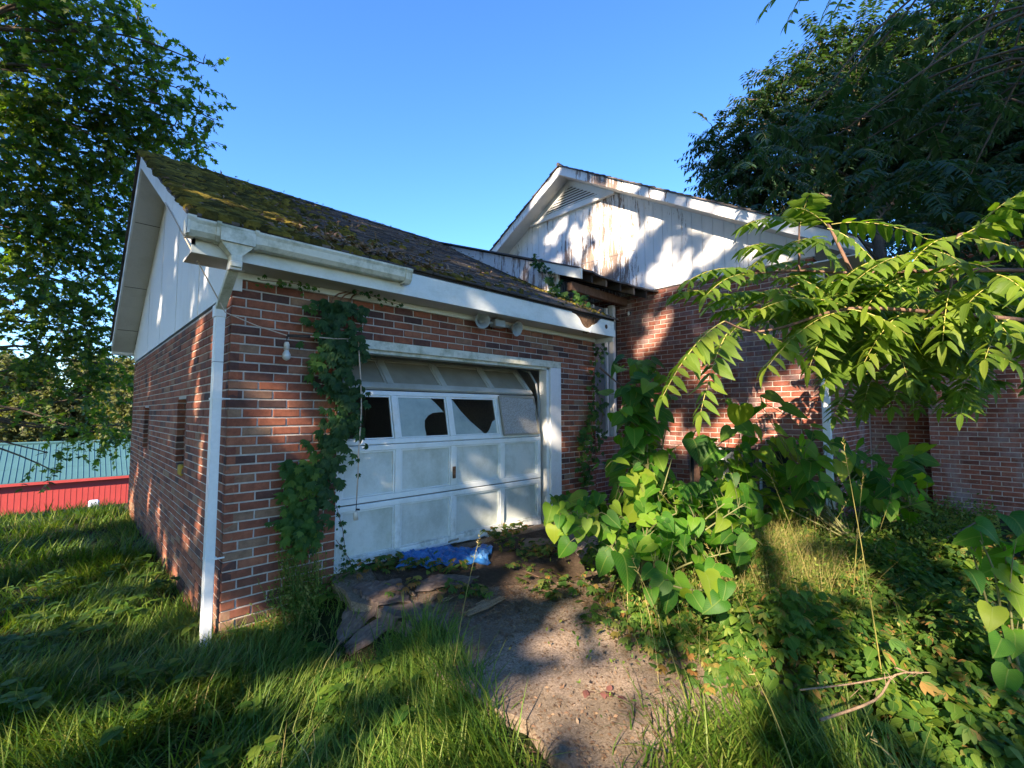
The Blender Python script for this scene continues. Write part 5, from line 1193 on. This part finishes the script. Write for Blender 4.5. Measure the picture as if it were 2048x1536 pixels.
# second one, against the house corner
specs = []
for (x, y, s) in ((1130, 330, 90), (1380, 280, 120), (1500, 360, 170), (1320, 310, 90), (1240, 350, 140), (1180, 390, 150), (930, 570, 150), (1010, 610, 180), (1250, 620, 130), (1360, 620, 140), (1180, 690, 140), (1100, 490, 120), (880, 520, 140), (1290, 480, 110), (1430, 480, 120), (1520, 590, 130), (1560, 640, 110), (1620, 600, 130), (1680, 520, 120), (1640, 450, 110), (1600, 690, 120), (1700, 680, 120), (1560, 740, 130), (1700, 770, 130), (1790, 700, 130), (1760, 860, 120), (1800, 780, 120), (1680, 640, 110), (1790, 560, 130), (1500, 700, 110), (1450, 560, 110), (1380, 560, 100), (1650, 820, 110), (1820, 640, 120), (1540, 540, 100)):
    specs.append((x, y, s, random.uniform(.1, .9), 4.9+random.uniform(-.3, .3)-.0002*x))
for _ in range(230): specs.append((random.uniform(950, 2300), random.gauss(760, 140), random.triangular(60, 150, 95), random.uniform(.0, .9), random.uniform(4.7, 5.7)))
    
sapling('heart_leaved_sapling', 'heart-leaved shrub crowding the far corner of the house by the white downspout', (5.1, -2.75, .4), specs, .2, None, (1080, 700), S7,
        stems=[[q7(1750, 1000, 5.3), q7(1700, 800, 5.2), q7(1650, 600, 5.1), q7(1500, 420, 5.0), q7(1340, 320, 4.9)], [q7(1760, 900, 5.3), q7(1900, 700, 5.3), q7(2000, 560, 5.3)], [q7(1600, 900, 5.1), q7(1300, 640, 4.9), q7(1000, 560, 4.8), q7(880, 520, 4.8)], [q7(1900, 950, 5.3), q7(2150, 800, 5.3)]], nobj=160)
# third, cut by the right edge
specs = []
for (x, y, s) in ((1940, 1075, 45), (1980, 1060, 42), (2010, 1080, 50), (1960, 1110, 48), (2000, 1130, 55), (2030, 1100, 50), (1950, 1150, 45), (2020, 1160, 48), (2035, 1190, 45), (1985, 1230, 50), (2020, 1240, 60), (2000, 1290, 50), (2035, 1280, 50), (2030, 1330, 50), (2010, 1360, 50), (2045, 1050, 50), (2045, 1140, 50), (2025, 1410, 55), (1990, 1390, 45)):
    specs.append((x, y, s*1.25, random.uniform(0, 1.), 2.6+random.uniform(-.15, .15)))
sapling('broadleaf_weed', 'leafy yellow-green weed cut by the right edge of the picture', tuple(atd(2070, 1480, 2.6)), specs, .2, None, (0, 0), 1., stems=[[(2040, 1400, 2.6), (2010, 1280, 2.6), (1990, 1150, 2.6), (1960, 1080, 2.6)], [(2050, 1300, 2.6), (2050, 1100, 2.7)]], nobj=40)

# --- low weed against the wall foot
Ms, Ps = [], []; st = MB()
for _ in range(120):
    x = random.gauss(.50, .10); y0 = -.06-abs(random.gauss(0, .10)); z0 = gh(x, y0); h = random.triangular(.15, .85, .3) if abs(x-.5) < .14 else random.uniform(.1, .45)
    a = np.array([x, y0, z0]); b = np.array([x+random.gauss(0, .10), -.03-abs(random.gauss(0, .05)), z0+h]); st.tube([a, (a+b)/2+rv(.03), b], .0018, 3, False)
    for k in range(int(h*75)):
        t = random.random(); Ms.append(basis(rv(1), [0, -.6, 1]+rv(.5), random.uniform(.015, .032))); Ps.append(a*(1-t)+b*t+rv(.022))
wd1 = empty('wall_weed', (.5, -.1, .05), 'heap of fine pale bedstraw weed climbing the brick at the foot of the creeper', 'weed')
link('foliage', merged_mesh('foliage', P_DIAM, Ms, Ps, M['weed']), wd1, 'stuff'); st.build('stem', M['weed'], wd1, 'stuff')

# --- grass
def P_BLADE(seg=3, w_=.035):
    vs = []; fs = []
    for i in range(seg): t = i/seg; ww = w_*(1-t**1.5*.8); vs += [(-ww, t, -.45*t*t), (ww, t, -.45*t*t)]
    vs.append((0, 1, -.45)); 
    for i in range(seg-1): fs.append((2*i, 2*i+1, 2*i+3, 2*i+2))
    fs.append((2*seg-2, 2*seg-1, 2*seg)); return np.array(vs, float), fs, np.array([(.5, v[1]) for v in vs])
BL3 = P_BLADE(3, .018); BL2 = P_BLADE(2, .022)
def grass_at(pts, lens, lean=.55, z_off=-.01, wide=1.):
    k = len(pts); Ms = []
    for i in range(k):
        x, y = pts[i][:2]; an = 2.2*math.sin(x*1.3+.5)+1.8*math.sin(y*1.7)+random.gauss(0, 1.1)
        l = abs(random.gauss(0, lean)); t = np.array([math.cos(an)*l, math.sin(an)*l, 1.0]); nr = np.array([-math.cos(an), -math.sin(an), l+.2])*1.0
        B_ = basis(t, nr, lens[i]); B_[:, 0] *= wide/ max(lens[i]/.22, .6) ; Ms.append(B_)
    return Ms, [np.array([p[0], p[1], p[2]+z_off]) for p in pts]
def lawn_ok(x, y):
    if x > 0 and y > -.02: return False
    return x < .84+.08*math.sin(y*3)-.04*sst(-1.3, -2.0, y)
pts, lens = [], []
def sow(n_, x0, x1, y0, y1, l0, l1, okf=lawn_ok, zf=gh, clump=True):
    for _ in range(n_):
        x = random.uniform(x0, x1); y = random.uniform(y0, y1)
        if clump and .5+.5*math.sin(x*6.1+1.5*math.sin(y*4))*math.sin(y*5.3) < random.random()*.75: continue
        if not okf(x, y): continue
        p = np.array([x, y, zf(x, y)]); r = p-C0; z_ = r@FW
        if x > .40 and y > -1.05 and random.random() < .6: continue
        if z_ < .8 or abs(r@RT)/z_ > 1.22 or (r@UP)/z_ < -.98: continue
        pts.append(p); lens.append(random.uniform(l0, l1)*(.75+.5*(.5+.5*math.sin(x*2.3)*math.sin(y*2.9+1)))*(.55 if x > .35 and y > -1.05 else 1))
sow(60000, -1.6, 1.0, -2.4, .6, .12, .30); sow(26000, -3.4, 0, -1.0, 3.5, .10, .24)
Ms, Ps = grass_at(pts, lens, 1.0, wide=1.15); tag(link('grass', merged_mesh('grass', BL3, Ms, Ps, M['grass'])), 'long uncut green lawn grass in front of and left of the garage', 'grass', kind='stuff')
pts, lens = [], []; sow(70000, -9, -0.03, 1.5, 12, .12, .28); sow(14000, -16, 0, 8, 16, .2, .35)
Ms, Ps = grass_at(pts, lens, .8, wide=1.5); tag(link('grass', merged_mesh('grass', BL2, Ms, Ps, M['grass'])), 'rough lawn running back along the side wall to the crest', 'grass', kind='stuff')
sel = [i for i in range(len(pts)) if random.random() < .05]
Ms, Ps = grass_at([pts[i] for i in sel]+[np.array([random.uniform(-1.5, .8), random.uniform(-2.3, .0), .12]) for _ in range(900)], [.32]*len(sel)+[random.uniform(.12, .3) for _ in range(900)], 1.6, wide=.6)
keep = [i for i, p in enumerate(Ps) if not (p[0] > 0 and p[1] > -.05)]
tag(link('dry_blades', merged_mesh('dry_blades', BL2, [Ms[i] for i in keep], [Ps[i] for i in keep], M['dry'])), 'straw-coloured dead blades leaning through the lawn grass', 'grass', kind='stuff')
# taller tufts along the slab edge and bottom of the view
pts, lens = [], []
for (px_, py_, n_, r_, l0, l1) in ((850, 1345, 260, .08, .14, .32), (770, 1340, 160, .10, .12, .24), (900, 1500, 260, .08, .12, .24), (640, 1340, 160, .1, .12, .22), (1440, 1545, 380, .13, .14, .28), (1450, 1520, 400, .16, .15, .3), (1350, 1600, 160, .10, .10, .2), (720, 1420, 300, .13, .15, .3), (1600, 1530, 250, .15, .15, .3), (840, 1560, 200, .12, .12, .25), (1660, 1540, 400, .16, .15, .3), (1750, 1560, 300, .16, .12, .3), (1550, 1480, 260, .10, .12, .25)):
    c = hit(px_, py_, 2, .15)
    for _ in range(n_):
        x = c[0]+random.gauss(0, r_); y = c[1]+random.gauss(0, r_); z = max(gh(x, y), slab_z(x, y) if x > .82 and x < 4.1 else -9); pts.append(np.array([x, y, z])); lens.append(random.uniform(l0, l1))
Ms, Ps = grass_at(pts, lens, .5, wide=1.1); tag(link('grass', merged_mesh('grass', BL3, Ms, Ps, M['grass'])), 'taller bright grass tufts along the broken edge of the concrete drive', 'grass', kind='stuff')
# broad weeds in the lawn
items = []
for _ in range(520):
    x = random.uniform(-2.4, .7); y = random.uniform(-2.2, 2.5)
    if not lawn_ok(x, y) or random.random() > .6+.4*math.sin(x*3)*math.sin(y*4): continue
    c = np.array([x, y, gh(x, y)+random.uniform(.08, .2)])
    for k in range(6): a = k*1.05+random.random(); items.append((basis([math.cos(a), math.sin(a), .2], [-.2*math.cos(a), -.2*math.sin(a), 1], random.uniform(.05, .10)), c+rv(.01)))
tag(link('lawn_weeds', merged_mesh('lawn_weeds', P_OV, [i[0] for i in items], [i[1] for i in items], M['cover'], .3)), 'broad-leaved weeds standing up through the lawn grass', 'weeds', kind='stuff')

# --- dry tangle and ground cover right of the drive
def region_r(x, y):      # boundary between concrete and growth
    b = 1.95+.0*y+ .42*math.sin(y*1.1+1.2)*.3
    if y > -1.55: b = 1.9+(y+1.55)*.5
    return x > 2.05+.16*math.sin(y*3.1)+.10*math.sin(y*7)+max(0, -(y+2.0))*.02
def gz2(x, y): return max(gh(x, y), slab_z(x, y)) if x < 4.1 and x > .82 else gh(x, y)
MsC, PsC = [], []; MsD, PsD = [], []
def plantlet(c, h, n_, s, out=.09):
    if random.random() < .38:
        for k in range(max(3, n_//3)):
            a = random.random()*6.28; l = random.random(); MsD.append(basis([math.cos(a), math.sin(a), -.3], [.1*math.cos(a)-.15, .1*math.sin(a)-.1, 1]+rv(.25), s*1.1)); PsD.append(c+np.array([math.cos(a)*out*l, math.sin(a)*out*l, h*(.35+.65*random.random())]))
        return
    for k in range(n_):
        a = random.random()*6.28; l = random.random(); p = c+np.array([math.cos(a)*out*l, math.sin(a)*out*l, h*(.35+.65*random.random())])
        MsC.append(basis([math.cos(a), math.sin(a), -.25+random.gauss(0, .2)], [.1*math.cos(a)-.15, .1*math.sin(a)-.1, 1]+rv(.25), s*random.uniform(.7, 1.2))); PsC.append(p)
def rdist(x, y): return 2.15+.12*math.sin(y*3.1)+.07*math.sin(y*7.3)
for _ in range(3900):
    x = random.uniform(1.7, 5.6); y = random.uniform(-4.2, -1.0)
    b = rdist(x, y)-.30*(1-sst(-3.1, -2.5, y))+ (.0 if y < -2.1 else (y+2.1)*.6)
    if x < b: continue
    if math.hypot(x-C0[0], y-C0[1]) < 1.9: continue
    c = np.array([x, y, gz2(x, y)]); near = math.hypot(x-C0[0], y-C0[1]); edge = min(1, (x-b)/.35)
    if random.random() > .95: continue
    plantlet(c, .08+(.14+.26*max(0, math.sin(x*2.9+1)*math.sin(y*3.7)))*edge*random.uniform(.4, 1.4), int(8+5*edge), random.triangular(.03, .10, .055), .10)
tag(link('ground_cover', merged_mesh('ground_cover', P_OV, MsC, PsC, M['cover'], .3)), 'dense low leafy weeds covering the bank right of the concrete drive', 'ground cover', kind='stuff')
tag(link('creeper_mat', merged_mesh('creeper_mat', P_PALM, MsD, PsD, M['creep'], .3)), 'five-fingered creeper leaves mixed through the low growth on the bank', 'ground cover', kind='stuff')
# creeper runners on the slab
items = []
run = [((1130, 1095), (1060, 1120), .10, 50, .45), ((975, 1090), (1030, 1075), .06, 70, .5), ((1000, 1100), (1080, 1120), .10, 40, .4), ((1040, 1130), (1200, 1200), .10, 60, .3), ((1200, 1200), (1330, 1290), .07, 60, .3), ((760, 1140), (940, 1160), .06, 90, .4), ((680, 1160), (780, 1140), .05, 60, .4), ((900, 1180), (960, 1200), .06, 40, .4), ((780, 1190), (860, 1180), .04, 14, .4), ((1080, 1160), (1110, 1200), .05, 30, .3), ((1300, 1250), (1420, 1340), .09, 50, .3), ((1180, 1150), (1300, 1190), .12, 50, .35), ((1150, 1210), (1230, 1230), .04, 16, .3)]
Ms, Ps = [], []; st = MB()
for a, b, w_, n_, h in run:
    A = hit(*a, 2, .38); Bq = hit(*b, 2, .3)
    A[2] = gz2(A[0], A[1]); Bq[2] = gz2(Bq[0], Bq[1]); st.tube([A+[0, 0, .01], (A+Bq)/2+rv(.02)+[0, 0, .02], Bq+[0, 0, .01]], .003, 4, False)
    for _ in range(n_):
        t = random.random(); p = A*(1-t)+Bq*t+np.array([random.gauss(0, w_), random.gauss(0, w_), 0]); 
        if p[1] > -.03: p[1] = -.03-random.random()*.1
        p[2] = gz2(p[0], p[1])+random.uniform(.02, .16*h+.05)
        an = random.random()*6.28; Ms.append(basis([math.cos(an), math.sin(an), -.15], [0, 0, 1]+rv(.3), random.uniform(.04, .075))); Ps.append(p)
cr = empty('ground_creeper', (2.0, -.6, .4), 'low creeper with green and orange leaves spreading over the top of the drive', 'vine')
st.build('stem', M['bark2'], cr, 'stuff'); place(cr, P_PALM, list(zip(Ms, Ps)), m_leaf('leaf_creeper_single', [(.04, .10, .02), (.07, .14, .028), (.10, .16, .035), (.32, .15, .05)], False, tcol=1.9), M['creep'], 300)
# dry straw tangle
Ms, Ps = [], []; pts, lens = [], []
for _ in range(6800):
    x = random.gauss(3.65, .62); y = random.gauss(-2.38, .30)
    pts.append(np.array([x, y, gh(x, y)+random.uniform(0, .12)])); lens.append(random.uniform(.2, .62))
Ms, Ps = grass_at(pts, lens, .75, wide=.42); dg = link('dry_grass', merged_mesh('dry_grass', BL3, Ms, Ps, M['dry'])); tag(dg, 'tangle of straw-coloured dry grass in the sun between the saplings and the bank', 'grass', kind='stuff')
Ms, Ps = [], []
for _ in range(42000):
    x = random.gauss(3.75, .75); y = random.gauss(-2.4, .38); Ms.append(basis(rv(1), [0, 0, 1]+rv(.6), random.uniform(.018, .04))); Ps.append(np.array([x, y, gh(x, y)+abs(random.gauss(0, .17))]))
for _ in range(9000):
    x = random.uniform(5, 8.4); y = random.uniform(-3.8, -2.45); Ms.append(basis(rv(1), [0, 0, 1]+rv(.6), random.uniform(.03, .06))); Ps.append(np.array([x, y, gh(x, y)+abs(random.gauss(0, .13))]))
tag(link('fine_weeds', merged_mesh('fine_weeds', P_DIAM, Ms, Ps, M['weed'])), 'fine-leaved yellowish weeds mixed into the dry grass near the house', 'weeds', kind='stuff')
# tall seed stems, each its own plant
stems = [((1480, 1180), (1310, 850 + 120)), ((1560, 1150), (1500, 985)), ((1640, 1190), (1545, 960)), ((1770, 1330), (1690, 905)), ((1700, 1200), (1725, 960)), ((1730, 1120), (1780, 1000)), ((1520, 1250), (1420, 1100)), ((1540, 1180), (1350, 985)), ((1610, 1140), (1690, 1010)), ((1380, 1360), (1270, 1130)), ((900, 1320), (955, 1090)), ((1620, 1536), (1500, 1330)), ((1850, 1536), (1760, 1490))]
sl_ = ['arching dry seed stem left of the straw tangle', 'upright dry seed stem in the straw tangle', 'dry stem with brushy head beside the tangle', 'longest bare stem leaning left before the far brick', 'dry stem rising by the house corner', 'short dry stem before the dark recess', 'thin stem with pale heads beside the sapling', 'curved seed stem above the sapling leaves', 'straight dry stem right of the tangle', 'thin green stem on the drive edge left of the bank', 'tall thin grass stem standing before the garage door', 'dry stem in the low bank at the bottom', 'reddish seed head low at the bottom right']
for (a, b), lab in zip(stems, sl_):
    A = hit(*a, 2, .35); d = dcam(A); A[2] = gz2(A[0], A[1]); Bq = atd(*b, d+.1); r_ = empty('seed_stem', tuple(A), lab, 'grass stem', 'tall dry seed stems')
    P = smooth_path([A, (A+Bq)/2+[0, 0, .06], Bq], 5); MB().tube(P, [.0035*(1-.7*i/(len(P)-1)) for i in range(len(P))], 4, False).build('stem', M['dry'], r_)
    h = MB(); dv = P[-1]-P[-2]; dv = dv/np.linalg.norm(dv)
    for k in range(14): q = Bq+dv*(k-7)*.012; v = rv(.012)+dv*.012; h.tube([q, q+v], [.003, .001], 3, False)
    h.build('seed_head', M['dry'], r_)
# dead branch
db = empty('dead_branch', tuple(hit(1640, 1440, 2, .3)), 'bare forked dead branch lying over the weeds at the lower right', 'branch'); mb = MB()
def dbp(x, y, d=2.1): return atd(x, y, d)
mb.tube(smooth_path([dbp(1640, 1440), dbp(1750, 1400, 2.15), dbp(1790, 1350, 2.2), dbp(1860, 1345, 2.3)], 4), [.0065, .0062, .006, .0058, .0055, .005, .005, .0045, .004, .0035, .003, .0025, .002], 6, False)
mb.tube(smooth_path([dbp(1790, 1352, 2.2), dbp(1700, 1368, 2.15), dbp(1600, 1380, 2.1)], 4), .004, 5, False); mb.tube([dbp(1825, 1348, 2.25), dbp(1790, 1335, 2.2)], .004, 5, False)
for q_ in range(9): p_ = dbp(1700+q_*18, 1395-q_*6, 2.15); mb.tube([p_, p_+rv(.03)+[0, 0, .03]], [.002, .001], 3, False)
mb.build('limb', M['splinter'], db, smooth=True)
for (a, b, lab) in (((1815, 1110, 5.2), (1960, 1040, 4.9), 'pale dead stick leaning before the far brick wall'), ((1400, 925, 4.9), (1470, 870, 4.8), 'grey stick crossing the basement window'), ((1200, 735, 5.0), (1250, 778, 4.8), 'dark reddish branch leaning out of the porch')):
    A, Bq = atd(*a), atd(*b); o = MB(); o.tube(smooth_path([A, (A+Bq)/2+rv(.02), Bq], 4), [.014, .013, .012, .011, .01, .009, .008, .007, .006], 6, False); tag(o.build('stick', M['bark2'] if 'porch' in lab else M['wood'], smooth=True), lab, 'stick')

# ================================================================ THINGS ON THE DRIVE
def sheet(name, fn, nx, ny, mat, label, cat, th=.012, smooth=False):
    top = [fn(i/nx, j/ny) for j in range(ny+1) for i in range(nx+1)]; bot = [(p[0], p[1], p[2]-th) for p in top]; n0 = len(top); fs = []; w_ = nx+1
    for j in range(ny):
        for i in range(nx): a = j*w_+i; fs += [(a, a+1, a+w_+1, a+w_), (n0+a, n0+a+w_, n0+a+w_+1, n0+a+1)]
    for i in range(nx): fs += [(i, n0+i, n0+i+1, i+1), (ny*w_+i, ny*w_+i+1, n0+ny*w_+i+1, n0+ny*w_+i)]
    for j in range(ny): a = j*w_; fs += [(a, a+w_, n0+a+w_, n0+a), (a+nx, n0+a+nx, n0+a+nx+w_, a+nx+w_)]
    return tag(MB().add(top, fs if False else [tuple(f) for f in fs]) and MB().add(top+bot, fs).build(name, mat, smooth=smooth), label, cat)
def quadf(c, amp, wave, lift=0.02):
    c = [np.array(q, float) for q in c]
    def f(u, v):
        p = c[0]*(1-u)*(1-v)+c[1]*u*(1-v)+c[2]*u*v+c[3]*(1-u)*v
        z = gz2(p[0], p[1])+lift+amp*(math.sin(u*wave*3+v*5)*.5+math.sin(v*wave*4-u*7)*.35+.5)
        return (p[0]+.012*math.sin(v*20+u*3), p[1]+.012*math.sin(u*17+v*5), z+.004*math.sin(u*37+v*11)*math.sin(v*29))
    return f
def g(x, y, z=.38): return hit(x, y, 2, z)
n = N('felt'); c = n.ramp(n.noise(8, 6, .75), [(.3, (.07, .052, .042)), (.55, (.17, .125, .10)), (.75, (.30, .235, .19))]); M['felt'] = n.fin(c, .9, n.bump(n.noise(90, 4, .8), .8, .006), spec=.15)
sheet('roofing_felt', quadf([g(672, 1222), g(820, 1195), g(800, 1160), g(700, 1175)], .016, 1.0, .015), 24, 12, M['felt'], 'pinkish brown sheet of curled roofing lying at the left end of the door', 'debris')
sheet('roofing_felt', quadf([g(700, 1238), g(850, 1222), g(840, 1200), g(690, 1222)], .010, .8, .03), 20, 8, M['felt'], 'second curled roofing sheet, lower and nearer the grass', 'debris')
sheet('roofing_felt', quadf([g(830, 1180), g(930, 1165), g(960, 1150), g(860, 1150)], .02, 1.), 12, 6, M['felt'], 'small roofing scrap behind the creeper on the drive', 'debris')
sheet('roofing_felt', quadf([g(810, 1275, .3), g(900, 1270, .3), g(900, 1235, .32), g(820, 1240, .32)], .02, 1., .03), 12, 6, M['felt'], 'curled roofing scrap nearest the lawn, beside the grass tuft', 'debris')
def tarpf(u, v):
    c = [g(790, 1138, .40), g(978, 1122, .40), g(984, 1092, .40), g(815, 1106, .40)]
    u2 = u+.02*math.sin(v*9+u*14); v2 = v+.10*math.sin(u*11)*math.sin(v*5)+.05*math.sin(u*31)
    p = c[0]*(1-u2)*(1-v2)+c[1]*u2*(1-v2)+c[2]*u2*v2+c[3]*(1-u2)*v2
    h = abs(math.sin(u*17+v*9))*.030+abs(math.sin(u*41-v*13+1))*.016+abs(math.sin(u*9+v*23))*.018+.006*math.sin(u*83+v*37)
    p[1] = min(p[1], .0) if False else p[1]
    return (p[0], p[1], gz2(p[0], min(p[1], -.01))+.012+h*(.4+.6*math.sin(math.pi*min(1, max(0, v)))))
sheet('tarp', tarpf, 110, 34, M['tarp'], 'crumpled blue plastic tarpaulin poking out under the garage door', 'tarp', .003, False)
sheet('plywood_scrap', quadf([g(1040, 1090, .42), g(1110, 1082, .42), g(1110, 1072, .42), g(1050, 1074, .42)], .01, 1., .03), 4, 3, M['splinter'], 'yellowish board scrap at the right foot of the door', 'board', .02)
bl = ['long splintered bark slab pointing to the sapling', 'short splintered slab beside the bark slab', 'fan of split wood near the grass tuft', 'second split strip of the fan', 'small pale splinter on the dark patch', 'bark piece in the shade of the creeper', 'thin splinter nearest the grass', 'pale splinter at the slab edge', 'stubby wood chip beside the roofing scrap']
for (a, b, w_), lab in zip((((925, 1228), (1010, 1192), .028), ((950, 1210), (985, 1196), .022), ((798, 1238), (840, 1222), .018), ((810, 1240), (870, 1262), .014), ((880, 1206), (908, 1198), .014), ((850, 1210), (875, 1195), .02), ((835, 1250), (870, 1258), .01), ((672, 1262), (676, 1240), .02), ((818, 1190), (830, 1203), .02)), bl):
    A, Bq = g(*a, .33), g(*b, .33); o = MB()
    for k in range(5):
        off = (k-2)*w_*.45; d = Bq-A; d = d/np.linalg.norm(d); s_ = np.array([-d[1], d[0], 0])*off; a_ = A+d*random.uniform(0, .05)+s_; b_ = Bq-d*random.uniform(0, .06)+s_
        a_[2] = gz2(a_[0], a_[1])+.012+.006*random.random(); b_[2] = gz2(b_[0], b_[1])+.02+.008*random.random(); o.tube([a_, (a_+b_)/2+rv(.004), b_], [w_*.18, w_*.36, w_*.15], 5)
    tag(o.build('wood_splinter', M['splinter']), lab, 'wood scrap', 'wood splinters on the drive')
# soil, litter and pebbles on the slab
Ms, Ps = [], []
for _ in range(9000):
    if random.random() < .6: p = g(random.gauss(1020, 110), random.gauss(1175, 28), .37)
    else: p = g(random.uniform(700, 1450), random.uniform(1150, 1500), .28)
    if p[1] > -.02: continue
    p[2] = gz2(p[0], p[1])+.006; Ms.append(basis(np.array([random.gauss(0, 1), random.gauss(0, 1), random.gauss(0, .15)]), [0, 0, 1]+rv(.35), random.uniform(.008, .032))); Ps.append(p)
tag(link('leaf_litter', merged_mesh('leaf_litter', P_DIAM, Ms, Ps, M['litter'])), 'crumbled brown leaves and twigs spread over the top of the drive', 'leaf litter', kind='stuff')
sheet('dirt_patch', lambda u, v: (lambda p: (p[0], p[1], slab_z(p[0], p[1])+.008+.010*math.sin(u*3.14)*math.sin(v*3.14)))(np.array([1.0, -.55, 0])*(1-u)*(1-v)+np.array([2.6, -1.35, 0])*u*(1-v)+np.array([3.3, -.15, 0])*u*v+np.array([1.1, -.06, 0])*(1-u)*v), 12, 8, M['dirt'], 'thin dark soil washed over the drive before the door', 'soil', .003)
ll = [atd(1190+dx_, 1400+dy_, 2.45) for dx_, dy_ in ((0, 0),)]
o = MB(); items = []
c0 = hit(1190, 1395, 2, .2); c0[2] = gz2(c0[0], c0[1])+.01
for k, (dx_, dy_) in enumerate(((-.05, .03), (0, .0), (.04, -.02), (.02, -.06), (.06, -.07), (-.02, .045), (.05, -.11), (.09, -.05))):
    items.append((basis([math.cos(k*2.), math.sin(k*2.), 0], [0, 0, 1]+rv(.4), .05), c0+[dx_, dy_, .004]))
tag(link('dead_leaves', merged_mesh('dead_leaves', P_OV, [i[0] for i in items], [i[1] for i in items], N('dead_leaf').fin((.12, .045, .035), .8))), 'withered reddish-brown leaf spray lying on the sunlit concrete', 'dead leaves')
# small litter at the far red wall
o = MB(); p = atd(188, 1001, 17)
tag(MB().box((p[0]-.15, p[1]-.1, p[2]-.25), (p[0]+.15, p[1]+.1, p[2]+.02), ).build('litter_bag', N('pale_plastic').fin((.55, .6, .72), .4), bevel=.05), 'crumpled pale blue-white bag on the lawn crest before the red wall', 'bag')
